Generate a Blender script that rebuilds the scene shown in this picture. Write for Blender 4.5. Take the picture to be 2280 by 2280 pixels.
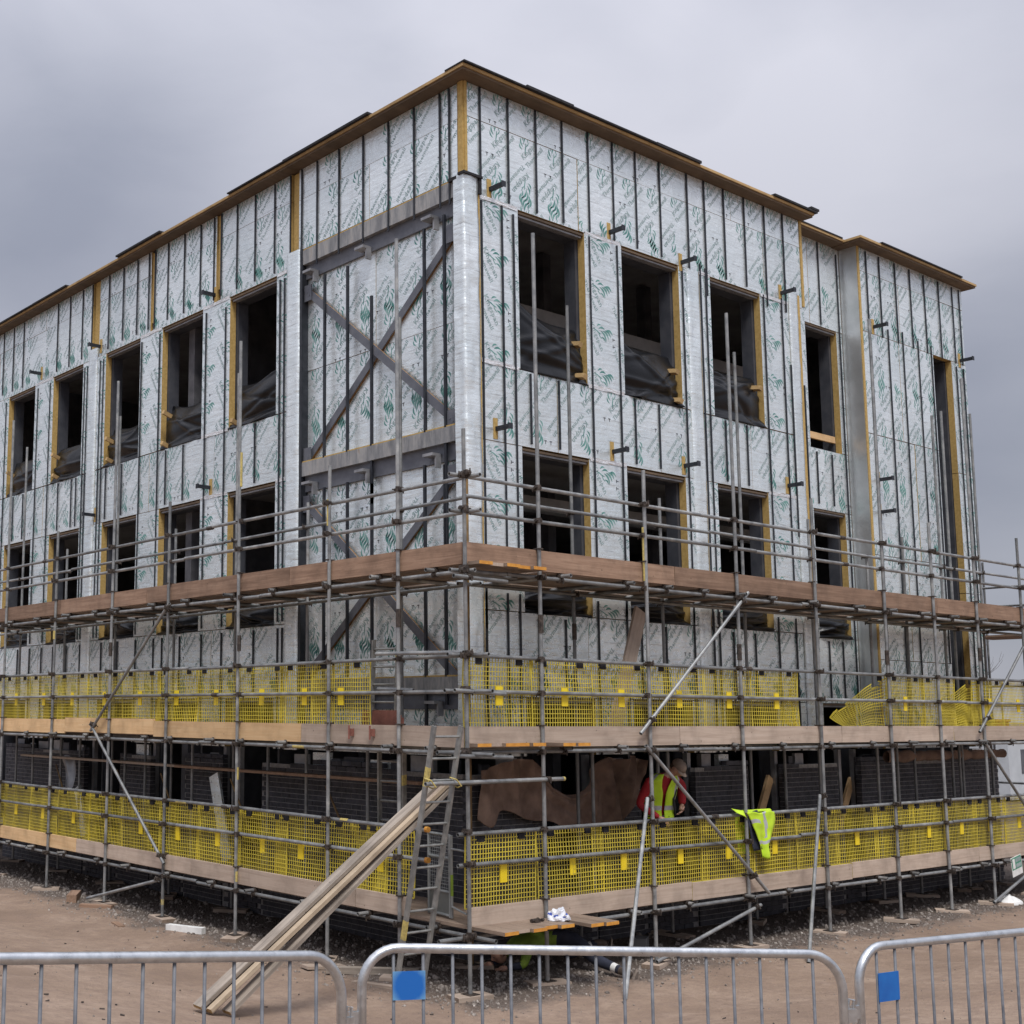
import bpy, bmesh, math, random
from mathutils import Vector, Matrix, Euler, noise

scene = bpy.context.scene
for o in list(bpy.data.objects):
    bpy.data.objects.remove(o, do_unlink=True)
COL = scene.collection
R = math.radians
rnd = random.Random(11)

# ------------------------------------------------------------------ camera
cam_data = bpy.data.cameras.new('camera')
cam = bpy.data.objects.new('camera', cam_data)
COL.objects.link(cam)
CAM = Vector((-10.2216, -10.3222, 3.1787))
yaw, pitch, roll = R(53.1493), R(7.6549), R(0.4068)
fw = Vector((math.cos(yaw) * math.cos(pitch), math.sin(yaw) * math.cos(pitch), math.sin(pitch)))
rt = Vector((math.sin(yaw), -math.cos(yaw), 0))
up = rt.cross(fw)
rt2 = math.cos(roll) * rt + math.sin(roll) * up
up2 = -math.sin(roll) * rt + math.cos(roll) * up
cam.matrix_world = Matrix(((rt2.x, up2.x, -fw.x, CAM.x), (rt2.y, up2.y, -fw.y, CAM.y),
                           (rt2.z, up2.z, -fw.z, CAM.z), (0, 0, 0, 1)))
cam_data.sensor_width = 36
cam_data.lens = 36 * 2827.91 / 2280
cam_data.shift_x = (1140 - 648.66) / 2280      # the photograph is the right part of a wider frame
cam_data.shift_y = (1207.03 - 1140) / 2280
cam_data.clip_start = 0.1
cam_data.clip_end = 3000
scene.camera = cam

# ------------------------------------------------------------------ exposure
vs = scene.view_settings
vs.view_transform = 'Standard'
vs.look = 'None'
vs.gamma = 1
vs.exposure = 0.98
vs.use_curve_mapping = False

# ------------------------------------------------------------------ sky (overcast)
SUN_EL, SUN_AZ = R(58), R(238)     # direction the light comes from, azimuth from +X
world = bpy.data.worlds.new('World')
scene.world = world
world.use_nodes = True
nt = world.node_tree
for n in list(nt.nodes):
    nt.nodes.remove(n)


def N(t, kind, **kw):
    n = t.nodes.new(kind)
    for k, v in kw.items():
        if k.startswith('i_'):
            n.inputs[k[2:].replace('_', ' ')].default_value = v
        else:
            setattr(n, k, v)
    return n


def ramp(t, fac, stops, interp='LINEAR'):
    r = t.nodes.new('ShaderNodeValToRGB')
    r.color_ramp.interpolation = interp
    e = r.color_ramp.elements
    while len(e) > 1:
        e.remove(e[-1])
    e[0].position, e[0].color = stops[0][0], tuple(stops[0][1]) + (1,)
    for p, c in stops[1:]:
        x = e.new(p)
        x.color = tuple(c) + (1,)
    t.links.new(fac, r.inputs['Fac'])
    return r.outputs['Color']


def mixc(t, fac, a, b, mode='MIX'):
    m = t.nodes.new('ShaderNodeMix')
    m.data_type = 'RGBA'
    m.blend_type = mode
    for sock, v in ((m.inputs[0], fac), (m.inputs[6], a), (m.inputs[7], b)):
        if isinstance(v, bpy.types.NodeSocket):
            t.links.new(v, sock)
        elif isinstance(v, (int, float)):
            sock.default_value = v
        else:
            sock.default_value = tuple(v) + (1,) if len(v) == 3 else v
    return m.outputs[2]


def mth(t, op, a, b=0.0, clamp=False):
    m = t.nodes.new('ShaderNodeMath')
    m.operation = op
    m.use_clamp = clamp
    for i, v in enumerate((a, b)):
        if isinstance(v, bpy.types.NodeSocket):
            t.links.new(v, m.inputs[i])
        else:
            m.inputs[i].default_value = v
    return m.outputs[0]


tc = nt.nodes.new('ShaderNodeTexCoord')
mp = N(nt, 'ShaderNodeMapping')
mp.inputs['Scale'].default_value = (1.0, 1.0, 2.1)
mp.inputs['Location'].default_value = (5.1, 1.9, 0.35)
nt.links.new(tc.outputs['Generated'], mp.inputs['Vector'])
n1 = N(nt, 'ShaderNodeTexNoise', i_Scale=1.5, i_Detail=3.0, i_Roughness=0.45, i_Distortion=0.5)
nt.links.new(mp.outputs[0], n1.inputs['Vector'])
n2 = N(nt, 'ShaderNodeTexNoise', i_Scale=5.5, i_Detail=5.0, i_Roughness=0.55, i_Distortion=0.3)
nt.links.new(mp.outputs[0], n2.inputs['Vector'])
clouds = mth(nt, 'ADD', mth(nt, 'MULTIPLY', n1.outputs['Fac'], 0.86), mth(nt, 'MULTIPLY', n2.outputs['Fac'], 0.14))
cloud_col = ramp(nt, clouds, [(0.36, (0.138, 0.147, 0.180)), (0.45, (0.180, 0.187, 0.220)),
                              (0.54, (0.224, 0.229, 0.262)), (0.64, (0.272, 0.274, 0.306))])
sep = nt.nodes.new('ShaderNodeSeparateXYZ')
nt.links.new(tc.outputs['Generated'], sep.inputs[0])
# an overcast sky is brighter overhead than at the horizon
zz_ = mth(nt, 'MAXIMUM', sep.outputs['Z'], 0.0)
lift = mth(nt, 'ADD', 0.90, mth(nt, 'ADD', mth(nt, 'MULTIPLY', zz_, 0.35), mth(nt, 'MULTIPLY', mth(nt, 'MULTIPLY', zz_, zz_), 1.5)))
sdv = nt.nodes.new('ShaderNodeVectorMath')
sdv.operation = 'DOT_PRODUCT'
nt.links.new(tc.outputs['Generated'], sdv.inputs[0])
sdv.inputs[1].default_value = (math.cos(SUN_AZ) * math.cos(SUN_EL), math.sin(SUN_AZ) * math.cos(SUN_EL), math.sin(SUN_EL))
glow = mth(nt, 'ADD', 1.0, mth(nt, 'MULTIPLY', mth(nt, 'MAXIMUM', sdv.outputs['Value'], 0.0), 0.35))
cloud_lum = mixc(nt, 1.0, cloud_col, mth(nt, 'MULTIPLY', lift, glow), 'MULTIPLY')
sky = N(nt, 'ShaderNodeTexSky', sky_type='NISHITA', sun_disc=False, sun_elevation=SUN_EL,
        sun_rotation=math.pi / 2 - SUN_AZ)
bg_sky = N(nt, 'ShaderNodeBackground')
bg_sky.inputs['Strength'].default_value = 0.08
nt.links.new(sky.outputs[0], bg_sky.inputs['Color'])
bg_cloud = N(nt, 'ShaderNodeBackground')
bg_cloud.inputs['Strength'].default_value = 1.0
nt.links.new(cloud_lum, bg_cloud.inputs['Color'])
mx = nt.nodes.new('ShaderNodeMixShader')
mx.inputs[0].default_value = 0.95
nt.links.new(bg_sky.outputs[0], mx.inputs[1])
nt.links.new(bg_cloud.outputs[0], mx.inputs[2])
wo = nt.nodes.new('ShaderNodeOutputWorld')
nt.links.new(mx.outputs[0], wo.inputs['Surface'])

# ------------------------------------------------------------------ sun behind the cloud
sl = bpy.data.lights.new('sun', 'SUN')
sl.energy = 1.5
sl.angle = R(18)
sl.color = (1.0, 0.965, 0.92)
sun = bpy.data.objects.new('sun', sl)
COL.objects.link(sun)
sdir = Vector((math.cos(SUN_AZ) * math.cos(SUN_EL), math.sin(SUN_AZ) * math.cos(SUN_EL), math.sin(SUN_EL)))
sun.rotation_euler = sdir.to_track_quat('Z', 'Y').to_euler()
sun.location = sdir * 40

# ------------------------------------------------------------------ materials
MAT = {}


def newmat(name):
    m = bpy.data.materials.new(name)
    m.use_nodes = True
    t = m.node_tree
    b = t.nodes['Principled BSDF']
    MAT[name] = m
    return m, t, b


def coords(t, kind='Object', scale=(1, 1, 1)):
    c = t.nodes.new('ShaderNodeTexCoord')
    mpn = t.nodes.new('ShaderNodeMapping')
    mpn.inputs['Scale'].default_value = scale
    t.links.new(c.outputs[kind], mpn.inputs[0])
    return mpn.outputs[0]


def nz(t, vec, scale, detail=4, rough=0.55, dist=0.0):
    n = N(t, 'ShaderNodeTexNoise', i_Scale=scale, i_Detail=float(detail), i_Roughness=rough, i_Distortion=dist)
    t.links.new(vec, n.inputs['Vector'])
    return n.outputs['Fac']


def bump(t, b, h, strength=0.3, dist=0.01, normal=None):
    n = t.nodes.new('ShaderNodeBump')
    n.inputs['Strength'].default_value = strength
    n.inputs['Distance'].default_value = dist
    t.links.new(h, n.inputs['Height'])
    if normal is not None:
        t.links.new(normal, n.inputs['Normal'])
    t.links.new(n.outputs[0], b.inputs['Normal'])
    return n.outputs[0]


def objrand(t):
    return t.nodes.new('ShaderNodeObjectInfo').outputs['Random']


def world_pos(t, scale=(1, 1, 1)):
    g = t.nodes.new('ShaderNodeNewGeometry')
    mpn = t.nodes.new('ShaderNodeMapping')
    mpn.inputs['Scale'].default_value = scale
    t.links.new(g.outputs['Position'], mpn.inputs[0])
    return mpn.outputs[0]


def simple(name, ca, cb, scale=6, rough=0.7, metal=0.0, bs=0.2, bd=0.004, stretch=(1, 1, 1), lo=0.35, hi=0.65,
           per_obj=0.0, spec=0.5, detail=5):
    m, t, b = newmat(name)
    v = world_pos(t, stretch)
    f = nz(t, v, scale, detail)
    col = ramp(t, f, [(lo, ca), (hi, cb)])
    if per_obj:
        r = mth(t, 'ADD', mth(t, 'MULTIPLY', objrand(t), per_obj), 1 - per_obj / 2)
        col = mixc(t, 1.0, col, r, 'MULTIPLY')
    t.links.new(col, b.inputs['Base Color'])
    b.inputs['Roughness'].default_value = rough
    b.inputs['Metallic'].default_value = metal
    b.inputs['Specular IOR Level'].default_value = spec
    if bs:
        bump(t, b, nz(t, v, scale * 4, 4), bs, bd)
    return m


# foil facing of the insulation boards
m, t, b = newmat('foil')
v = world_pos(t)
f1 = nz(t, v, 1.1, 5, 0.6)
f2 = nz(t, v, 14, 5, 0.65)
c = ramp(t, f1, [(0.3, (0.73, 0.795, 0.815)), (0.7, (0.90, 0.94, 0.95))])
c = mixc(t, mth(t, 'MULTIPLY', f2, 0.3), c, (0.56, 0.655, 0.665))
wv = N(t, 'ShaderNodeTexWave', i_Scale=1.9, i_Distortion=1.2, i_Detail=2.0, wave_type='BANDS', bands_direction='Z')
t.links.new(v, wv.inputs['Vector'])
ln_ = mth(t, 'MULTIPLY', ramp(t, wv.outputs['Fac'], [(0.965, (0, 0, 0)), (0.995, (1, 1, 1))]), ramp(t, nz(t, v, 4, 3), [(0.48, (0, 0, 0)), (0.62, (1, 1, 1))]))
c = mixc(t, mth(t, 'MULTIPLY', ln_, 0.55), c, (0.36, 0.37, 0.38))
st = ramp(t, nz(t, world_pos(t, (3.2, 3.2, 0.35)), 2.2, 6, 0.7), [(0.56, (0, 0, 0)), (0.80, (1, 1, 1))])
c = mixc(t, mth(t, 'MULTIPLY', st, 0.35), c, (0.42, 0.41, 0.39))
r = mth(t, 'ADD', mth(t, 'MULTIPLY', objrand(t), 0.12), 0.92)
c = mixc(t, 1.0, c, r, 'MULTIPLY')
t.links.new(c, b.inputs['Base Color'])
b.inputs['Metallic'].default_value = 0.60
t.links.new(ramp(t, f2, [(0.3, (0.22,) * 3), (0.7, (0.42,) * 3)]), b.inputs['Roughness'])
h = mth(t, 'ADD', nz(t, v, 7, 6, 0.6), mth(t, 'MULTIPLY', nz(t, world_pos(t, (1, 1, 6)), 3.0, 4), 0.7))
bump(t, b, h, 0.42, 0.028)

m, t, b = newmat('crumpled_foil')
v = world_pos(t)
vr = N(t, 'ShaderNodeTexVoronoi', i_Scale=11.0)
t.links.new(v, vr.inputs['Vector'])
b.inputs['Base Color'].default_value = (0.78, 0.83, 0.85, 1)
b.inputs['Metallic'].default_value = 0.45
b.inputs['Roughness'].default_value = 0.36
bump(t, b, mth(t, 'ADD', mth(t, 'MULTIPLY', vr.outputs['Distance'], 0.4), nz(t, world_pos(t, (1.3, 1.3, 0.55)), 4.5, 4, 0.5, 0.6)), 0.55, 0.05)

simple('return_foil', (0.46, 0.48, 0.49), (0.72, 0.74, 0.75), 1.0, 0.34, 0.7, 0.3, 0.02)
simple('foil_tape', (0.72, 0.74, 0.76), (0.9, 0.91, 0.92), 20, 0.25, 0.55, 0.6, 0.02)
simple('foam', (0.36, 0.24, 0.075), (0.47, 0.325, 0.115), 22, 0.85, 0, 0.4, 0.004)
simple('print_grey', (0.24, 0.335, 0.34), (0.38, 0.475, 0.475), 9, 0.45, 0.3, 0)
simple('print_green', (0.045, 0.195, 0.175), (0.19, 0.38, 0.35), 7, 0.5, 0.15, 0)
simple('ink', (0.02, 0.022, 0.03), (0.05, 0.05, 0.06), 20, 0.6, 0, 0)
simple('dark_rail', (0.011, 0.013, 0.019), (0.025, 0.028, 0.036), 9, 0.45, 0.2, 0.1)
simple('core_membrane', (0.02, 0.022, 0.028), (0.05, 0.052, 0.06), 5, 0.7, 0, 0.2)
simple('jamb_steel', (0.055, 0.06, 0.075), (0.085, 0.09, 0.105), 5, 0.5, 0.3, 0.1)
simple('brace_steel', (0.10, 0.108, 0.13), (0.145, 0.153, 0.175), 5, 0.5, 0.25, 0.1, 0.002)
simple('rusty_edge', (0.12, 0.055, 0.02), (0.26, 0.15, 0.06), 14, 0.8, 0, 0.3)

m, t, b = newmat('streaked_steel')
v = world_pos(t, (2.6, 2.6, 0.55))
f = nz(t, v, 3, 6, 0.7)
c = ramp(t, f, [(0.30, (0.13, 0.135, 0.145)), (0.48, (0.24, 0.245, 0.25)), (0.62, (0.36, 0.355, 0.345)), (0.76, (0.22, 0.15, 0.085))])
t.links.new(c, b.inputs['Base Color'])
b.inputs['Metallic'].default_value = 0.3
b.inputs['Roughness'].default_value = 0.55

# galvanised scaffold tube: dull zinc, cement splashes, rust and bits of paint
m, t, b = newmat('scaffold_tube')
v = world_pos(t)
f = nz(t, v, 5, 6, 0.65)
c = ramp(t, f, [(0.28, (0.125, 0.13, 0.135)), (0.48, (0.225, 0.232, 0.235)), (0.62, (0.30, 0.305, 0.30)), (0.78, (0.42, 0.42, 0.40))])
rust = ramp(t, nz(t, v, 2.6, 6, 0.75), [(0.60, (0, 0, 0)), (0.70, (1, 1, 1))])
c = mixc(t, mth(t, 'MULTIPLY', rust, 0.4), c, (0.12, 0.075, 0.045))
r = mth(t, 'ADD', mth(t, 'MULTIPLY', objrand(t), 0.5), 0.72)
c = mixc(t, 1.0, c, r, 'MULTIPLY')
t.links.new(c, b.inputs['Base Color'])
b.inputs['Metallic'].default_value = 0.45
t.links.new(ramp(t, f, [(0.3, (0.38,) * 3), (0.7, (0.62,) * 3)]), b.inputs['Roughness'])
bump(t, b, nz(t, v, 60, 3), 0.15, 0.003)

simple('brown_tube', (0.10, 0.06, 0.03), (0.30, 0.19, 0.07), 4, 0.7, 0.1, 0.3)
simple('coupler_steel', (0.028, 0.022, 0.02), (0.095, 0.075, 0.062), 25, 0.6, 0.4, 0.5, 0.01)
simple('yellow_paint', (0.36, 0.29, 0.10), (0.56, 0.45, 0.14), 30, 0.55, 0, 0.2)
simple('orange_paint', (0.48, 0.20, 0.03), (0.62, 0.30, 0.05), 14, 0.7, 0, 0.2)


def wood(name, ca, cb, cc, grain=26, rough=0.8):
    m, t, b = newmat(name)
    c0 = t.nodes.new('ShaderNodeTexCoord')
    mpn = t.nodes.new('ShaderNodeMapping')
    mpn.inputs['Scale'].default_value = (0.7, grain * 0.6, grain * 0.6)
    t.links.new(c0.outputs['Object'], mpn.inputs[0])
    off = t.nodes.new('ShaderNodeCombineXYZ')
    rr = mth(t, 'MULTIPLY', objrand(t), 40.0)
    t.links.new(rr, off.inputs[0])
    t.links.new(rr, off.inputs[1])
    t.links.new(off.outputs[0], mpn.inputs['Location'])
    f = nz(t, mpn.outputs[0], 1.6, 6, 0.65, 0.6)
    w = world_pos(t)
    g = nz(t, w, 2.2, 5, 0.65)
    col = ramp(t, f, [(0.3, ca), (0.5, cb), (0.72, cc)])
    col = mixc(t, ramp(t, g, [(0.45, (0, 0, 0)), (0.75, (0.65,) * 3)]), col, tuple(x * 0.55 for x in ca))
    # knots and splashes
    vo = N(t, 'ShaderNodeTexVoronoi', i_Scale=5.5)
    t.links.new(w, vo.inputs['Vector'])
    kn = ramp(t, vo.outputs['Distance'], [(0.03, (0.8,) * 3), (0.07, (0, 0, 0))])
    col = mixc(t, kn, col, tuple(x * 0.3 for x in ca))
    r = mth(t, 'ADD', mth(t, 'MULTIPLY', objrand(t), 0.34), 0.83)
    col = mixc(t, 1.0, col, r, 'MULTIPLY')
    t.links.new(col, b.inputs['Base Color'])
    b.inputs['Roughness'].default_value = rough
    bump(t, b, f, 0.25, 0.003)
    return m


wood('board_weathered', (0.33, 0.255, 0.20), (0.40, 0.315, 0.25), (0.455, 0.37, 0.30))
wood('board_new', (0.54, 0.345, 0.17), (0.63, 0.42, 0.22), (0.67, 0.48, 0.27))
wood('board_red', (0.17, 0.102, 0.066), (0.262, 0.165, 0.11), (0.335, 0.225, 0.155))
wood('board_pale', (0.27, 0.205, 0.14), (0.36, 0.285, 0.20), (0.43, 0.35, 0.255))
wood('board_deck', (0.16, 0.115, 0.085), (0.24, 0.175, 0.13), (0.30, 0.23, 0.175))
wood('board_grey', (0.155, 0.13, 0.108), (0.25, 0.212, 0.175), (0.34, 0.292, 0.242))
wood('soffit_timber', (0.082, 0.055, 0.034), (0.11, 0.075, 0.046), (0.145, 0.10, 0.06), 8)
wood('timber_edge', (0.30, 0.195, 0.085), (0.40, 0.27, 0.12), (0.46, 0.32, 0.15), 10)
simple('felt', (0.006, 0.006, 0.008), (0.02, 0.02, 0.024), 16, 0.9, 0, 0.5, 0.01)
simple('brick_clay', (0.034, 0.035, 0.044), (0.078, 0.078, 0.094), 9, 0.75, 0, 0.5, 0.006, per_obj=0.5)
simple('mortar', (0.20, 0.195, 0.195), (0.32, 0.31, 0.31), 20, 0.95, 0, 0.4)
simple('concrete', (0.14, 0.14, 0.145), (0.22, 0.22, 0.22), 3, 0.85, 0, 0.2)
simple('interior_steel', (0.38, 0.385, 0.39), (0.5, 0.5, 0.5), 4, 0.6, 0.1, 0)
simple('slab_soffit', (0.26, 0.255, 0.25), (0.36, 0.355, 0.35), 2, 0.85, 0, 0)
simple('stud_galv', (0.22, 0.225, 0.24), (0.36, 0.365, 0.38), 5, 0.45, 0.5, 0.1)
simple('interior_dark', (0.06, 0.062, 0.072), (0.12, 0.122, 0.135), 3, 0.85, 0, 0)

m, t, b = newmat('black_plastic')
v = world_pos(t)
b.inputs['Base Color'].default_value = (0.005, 0.0055, 0.007, 1)
b.inputs['Roughness'].default_value = 0.33
b.inputs['Specular IOR Level'].default_value = 0.32
bump(t, b, nz(t, v, 7, 4, 0.5, 0.8), 0.25, 0.02)

simple('hessian', (0.15, 0.098, 0.075), (0.28, 0.19, 0.148), 4, 0.95, 0, 0.5, 0.008)
simple('guard_yellow', (0.46, 0.37, 0.045), (0.66, 0.535, 0.055), 1.4, 0.5, 0, 0, per_obj=0.18)
simple('tag_yellow', (0.74, 0.55, 0.012), (0.80, 0.60, 0.018), 3, 0.45, 0, 0)
simple('ladder_alloy', (0.17, 0.172, 0.168), (0.30, 0.30, 0.285), 8, 0.5, 0.4, 0.2)
simple('gate_galv', (0.20, 0.215, 0.215), (0.32, 0.335, 0.335), 6, 0.5, 0.4, 0.1)
simple('gate_sheet', (0.12, 0.13, 0.125), (0.17, 0.18, 0.17), 6, 0.5, 0.2, 0.1)

m, t, b = newmat('barrier_galv')
v = world_pos(t)
f = nz(t, v, 18, 6, 0.7)
t.links.new(ramp(t, f, [(0.3, (0.46, 0.475, 0.49)), (0.52, (0.58, 0.60, 0.615)), (0.75, (0.70, 0.715, 0.725))]), b.inputs['Base Color'])
b.inputs['Metallic'].default_value = 0.92
t.links.new(ramp(t, f, [(0.3, (0.26,) * 3), (0.7, (0.42,) * 3)]), b.inputs['Roughness'])
simple('barrier_bar', (0.10, 0.107, 0.122), (0.165, 0.172, 0.19), 22, 0.65, 0.2, 0.2)
bump(t, b, nz(t, v, 70, 4), 0.25, 0.003)

m, t, b = newmat('blue_plate')
c0 = coords(t, 'Object', (1, 1, 1))
ln = t.nodes.new('ShaderNodeVectorMath')
ln.operation = 'LENGTH'
t.links.new(c0, ln.inputs[0])
fr = mth(t, 'ADD', ln.outputs['Value'], mth(t, 'MULTIPLY', nz(t, c0, 40, 5), 0.02))
t.links.new(ramp(t, fr, [(0.072, (0.006, 0.115, 0.42)), (0.098, (0.12, 0.29, 0.50))]), b.inputs['Base Color'])
b.inputs['Roughness'].default_value = 0.5
simple('blue_plain', (0.006, 0.10, 0.37), (0.008, 0.13, 0.43), 12, 0.5, 0, 0.1)

# dry site dirt with a hardcore margin round the building
m, t, b = newmat('dirt')
v = world_pos(t)
f = nz(t, v, 0.55, 7, 0.62)
f2 = nz(t, v, 5, 7, 0.7)
f3 = nz(t, v, 45, 5, 0.7)
f4 = nz(t, v, 1.3, 7, 0.72, 0.5)
f5 = nz(t, v, 14, 6, 0.75)
c = ramp(t, f, [(0.32, (0.225, 0.162, 0.120)), (0.5, (0.29, 0.211, 0.157)), (0.68, (0.36, 0.27, 0.206))])
c = mixc(t, ramp(t, f2, [(0.42, (0, 0, 0)), (0.68, (0.75,) * 3)]), c, (0.215, 0.155, 0.122))
c = mixc(t, ramp(t, f4, [(0.55, (0, 0, 0)), (0.70, (0.5,) * 3)]), c, (0.44, 0.34, 0.268))
c = mixc(t, ramp(t, f5, [(0.50, (0, 0, 0)), (0.70, (0.6,) * 3)]), c, (0.20, 0.145, 0.115))
c = mixc(t, ramp(t, f3, [(0.60, (0, 0, 0)), (0.72, (0.75,) * 3)]), c, (0.12, 0.09, 0.075))
sx = t.nodes.new('ShaderNodeSeparateXYZ')
g0 = t.nodes.new('ShaderNodeNewGeometry')
t.links.new(g0.outputs['Position'], sx.inputs[0])
d = mth(t, 'MINIMUM', sx.outputs['X'], sx.outputs['Y'])
d = mth(t, 'ADD', d, mth(t, 'MULTIPLY', mth(t, 'SUBTRACT', nz(t, v, 1.1, 6, 0.7), 0.5), 2.2))
hard = ramp(t, mth(t, 'ADD', mth(t, 'MULTIPLY', d, 0.6), 0.72), [(0.35, (0, 0, 0)), (0.62, (1, 1, 1))])
vo = N(t, 'ShaderNodeTexVoronoi', i_Scale=38.0)
t.links.new(v, vo.inputs['Vector'])
hc = mixc(t, vo.outputs['Color'], (0.10, 0.078, 0.064), (0.215, 0.18, 0.155))
hc = mixc(t, 0.5, hc, ramp(t, f2, [(0.35, (0.09, 0.068, 0.055)), (0.7, (0.20, 0.16, 0.135))]))
c = mixc(t, hard, c, hc)
t.links.new(c, b.inputs['Base Color'])
b.inputs['Roughness'].default_value = 0.95
b.inputs['Specular IOR Level'].default_value = 0.2
h = mth(t, 'ADD', mth(t, 'ADD', mth(t, 'MULTIPLY', f2, 0.6), mth(t, 'MULTIPLY', f5, 0.5)), mth(t, 'MULTIPLY', f3, 0.35))
h = mth(t, 'ADD', h, mth(t, 'MULTIPLY', mth(t, 'MULTIPLY', vo.outputs['Distance'], hard), 0.8))
bump(t, b, h, 0.8, 0.06)

simple('stone', (0.10, 0.082, 0.07), (0.30, 0.265, 0.235), 16, 0.95, 0, 0.3, detail=2)
simple('stone_pale', (0.34, 0.30, 0.265), (0.46, 0.42, 0.38), 16, 0.95, 0, 0.3)
simple('hi_vis', (0.40, 0.60, 0.018), (0.50, 0.70, 0.028), 5, 0.7, 0, 0.1)
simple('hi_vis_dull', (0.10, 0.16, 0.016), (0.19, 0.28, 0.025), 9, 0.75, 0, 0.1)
simple('reflective', (0.36, 0.375, 0.385), (0.46, 0.475, 0.48), 12, 0.4, 0.2, 0)
simple('red_cloth', (0.26, 0.008, 0.014), (0.36, 0.014, 0.02), 8, 0.85, 0, 0.3)
simple('navy_cloth', (0.011, 0.014, 0.028), (0.024, 0.028, 0.048), 8, 0.85, 0, 0.3)
simple('dark_cloth', (0.012, 0.012, 0.015), (0.026, 0.026, 0.03), 8, 0.85, 0, 0.3)
simple('boot_leather', (0.05, 0.036, 0.027), (0.10, 0.075, 0.058), 14, 0.8, 0, 0.3)
simple('boot_sole', (0.13, 0.105, 0.085), (0.20, 0.165, 0.14), 24, 0.9, 0, 0.5)
simple('skin', (0.34, 0.19, 0.135), (0.42, 0.245, 0.18), 10, 0.55, 0, 0)
simple('hair', (0.03, 0.02, 0.014), (0.06, 0.04, 0.028), 30, 0.8, 0, 0.3)
simple('cap_cloth', (0.13, 0.095, 0.07), (0.20, 0.15, 0.115), 12, 0.85, 0, 0.2)
simple('white_paint', (0.60, 0.60, 0.585), (0.74, 0.74, 0.72), 9, 0.6, 0, 0.2)
simple('sign_green', (0.03, 0.21, 0.125), (0.045, 0.26, 0.155), 9, 0.5, 0, 0)
simple('bag_film', (0.55, 0.57, 0.63), (0.78, 0.79, 0.82), 14, 0.25, 0, 0.7, 0.02)
simple('bag_blue', (0.02, 0.05, 0.30), (0.05, 0.12, 0.45), 14, 0.35, 0, 0.3)
simple('red_brick_board', (0.16, 0.06, 0.045), (0.24, 0.095, 0.07), 10, 0.8, 0, 0.2)
simple('red_fibre', (0.16, 0.07, 0.045), (0.24, 0.11, 0.07), 12, 0.9, 0, 0)
simple('bark', (0.035, 0.028, 0.024), (0.075, 0.062, 0.054), 12, 0.95, 0, 0.5)
simple('hedge_leaf', (0.022, 0.026, 0.016), (0.05, 0.055, 0.034), 3, 0.9, 0, 0.3)
simple('cabin_grey', (0.42, 0.44, 0.46), (0.5, 0.52, 0.54), 2, 0.6, 0, 0)

# ------------------------------------------------------------------ geometry helpers


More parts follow.
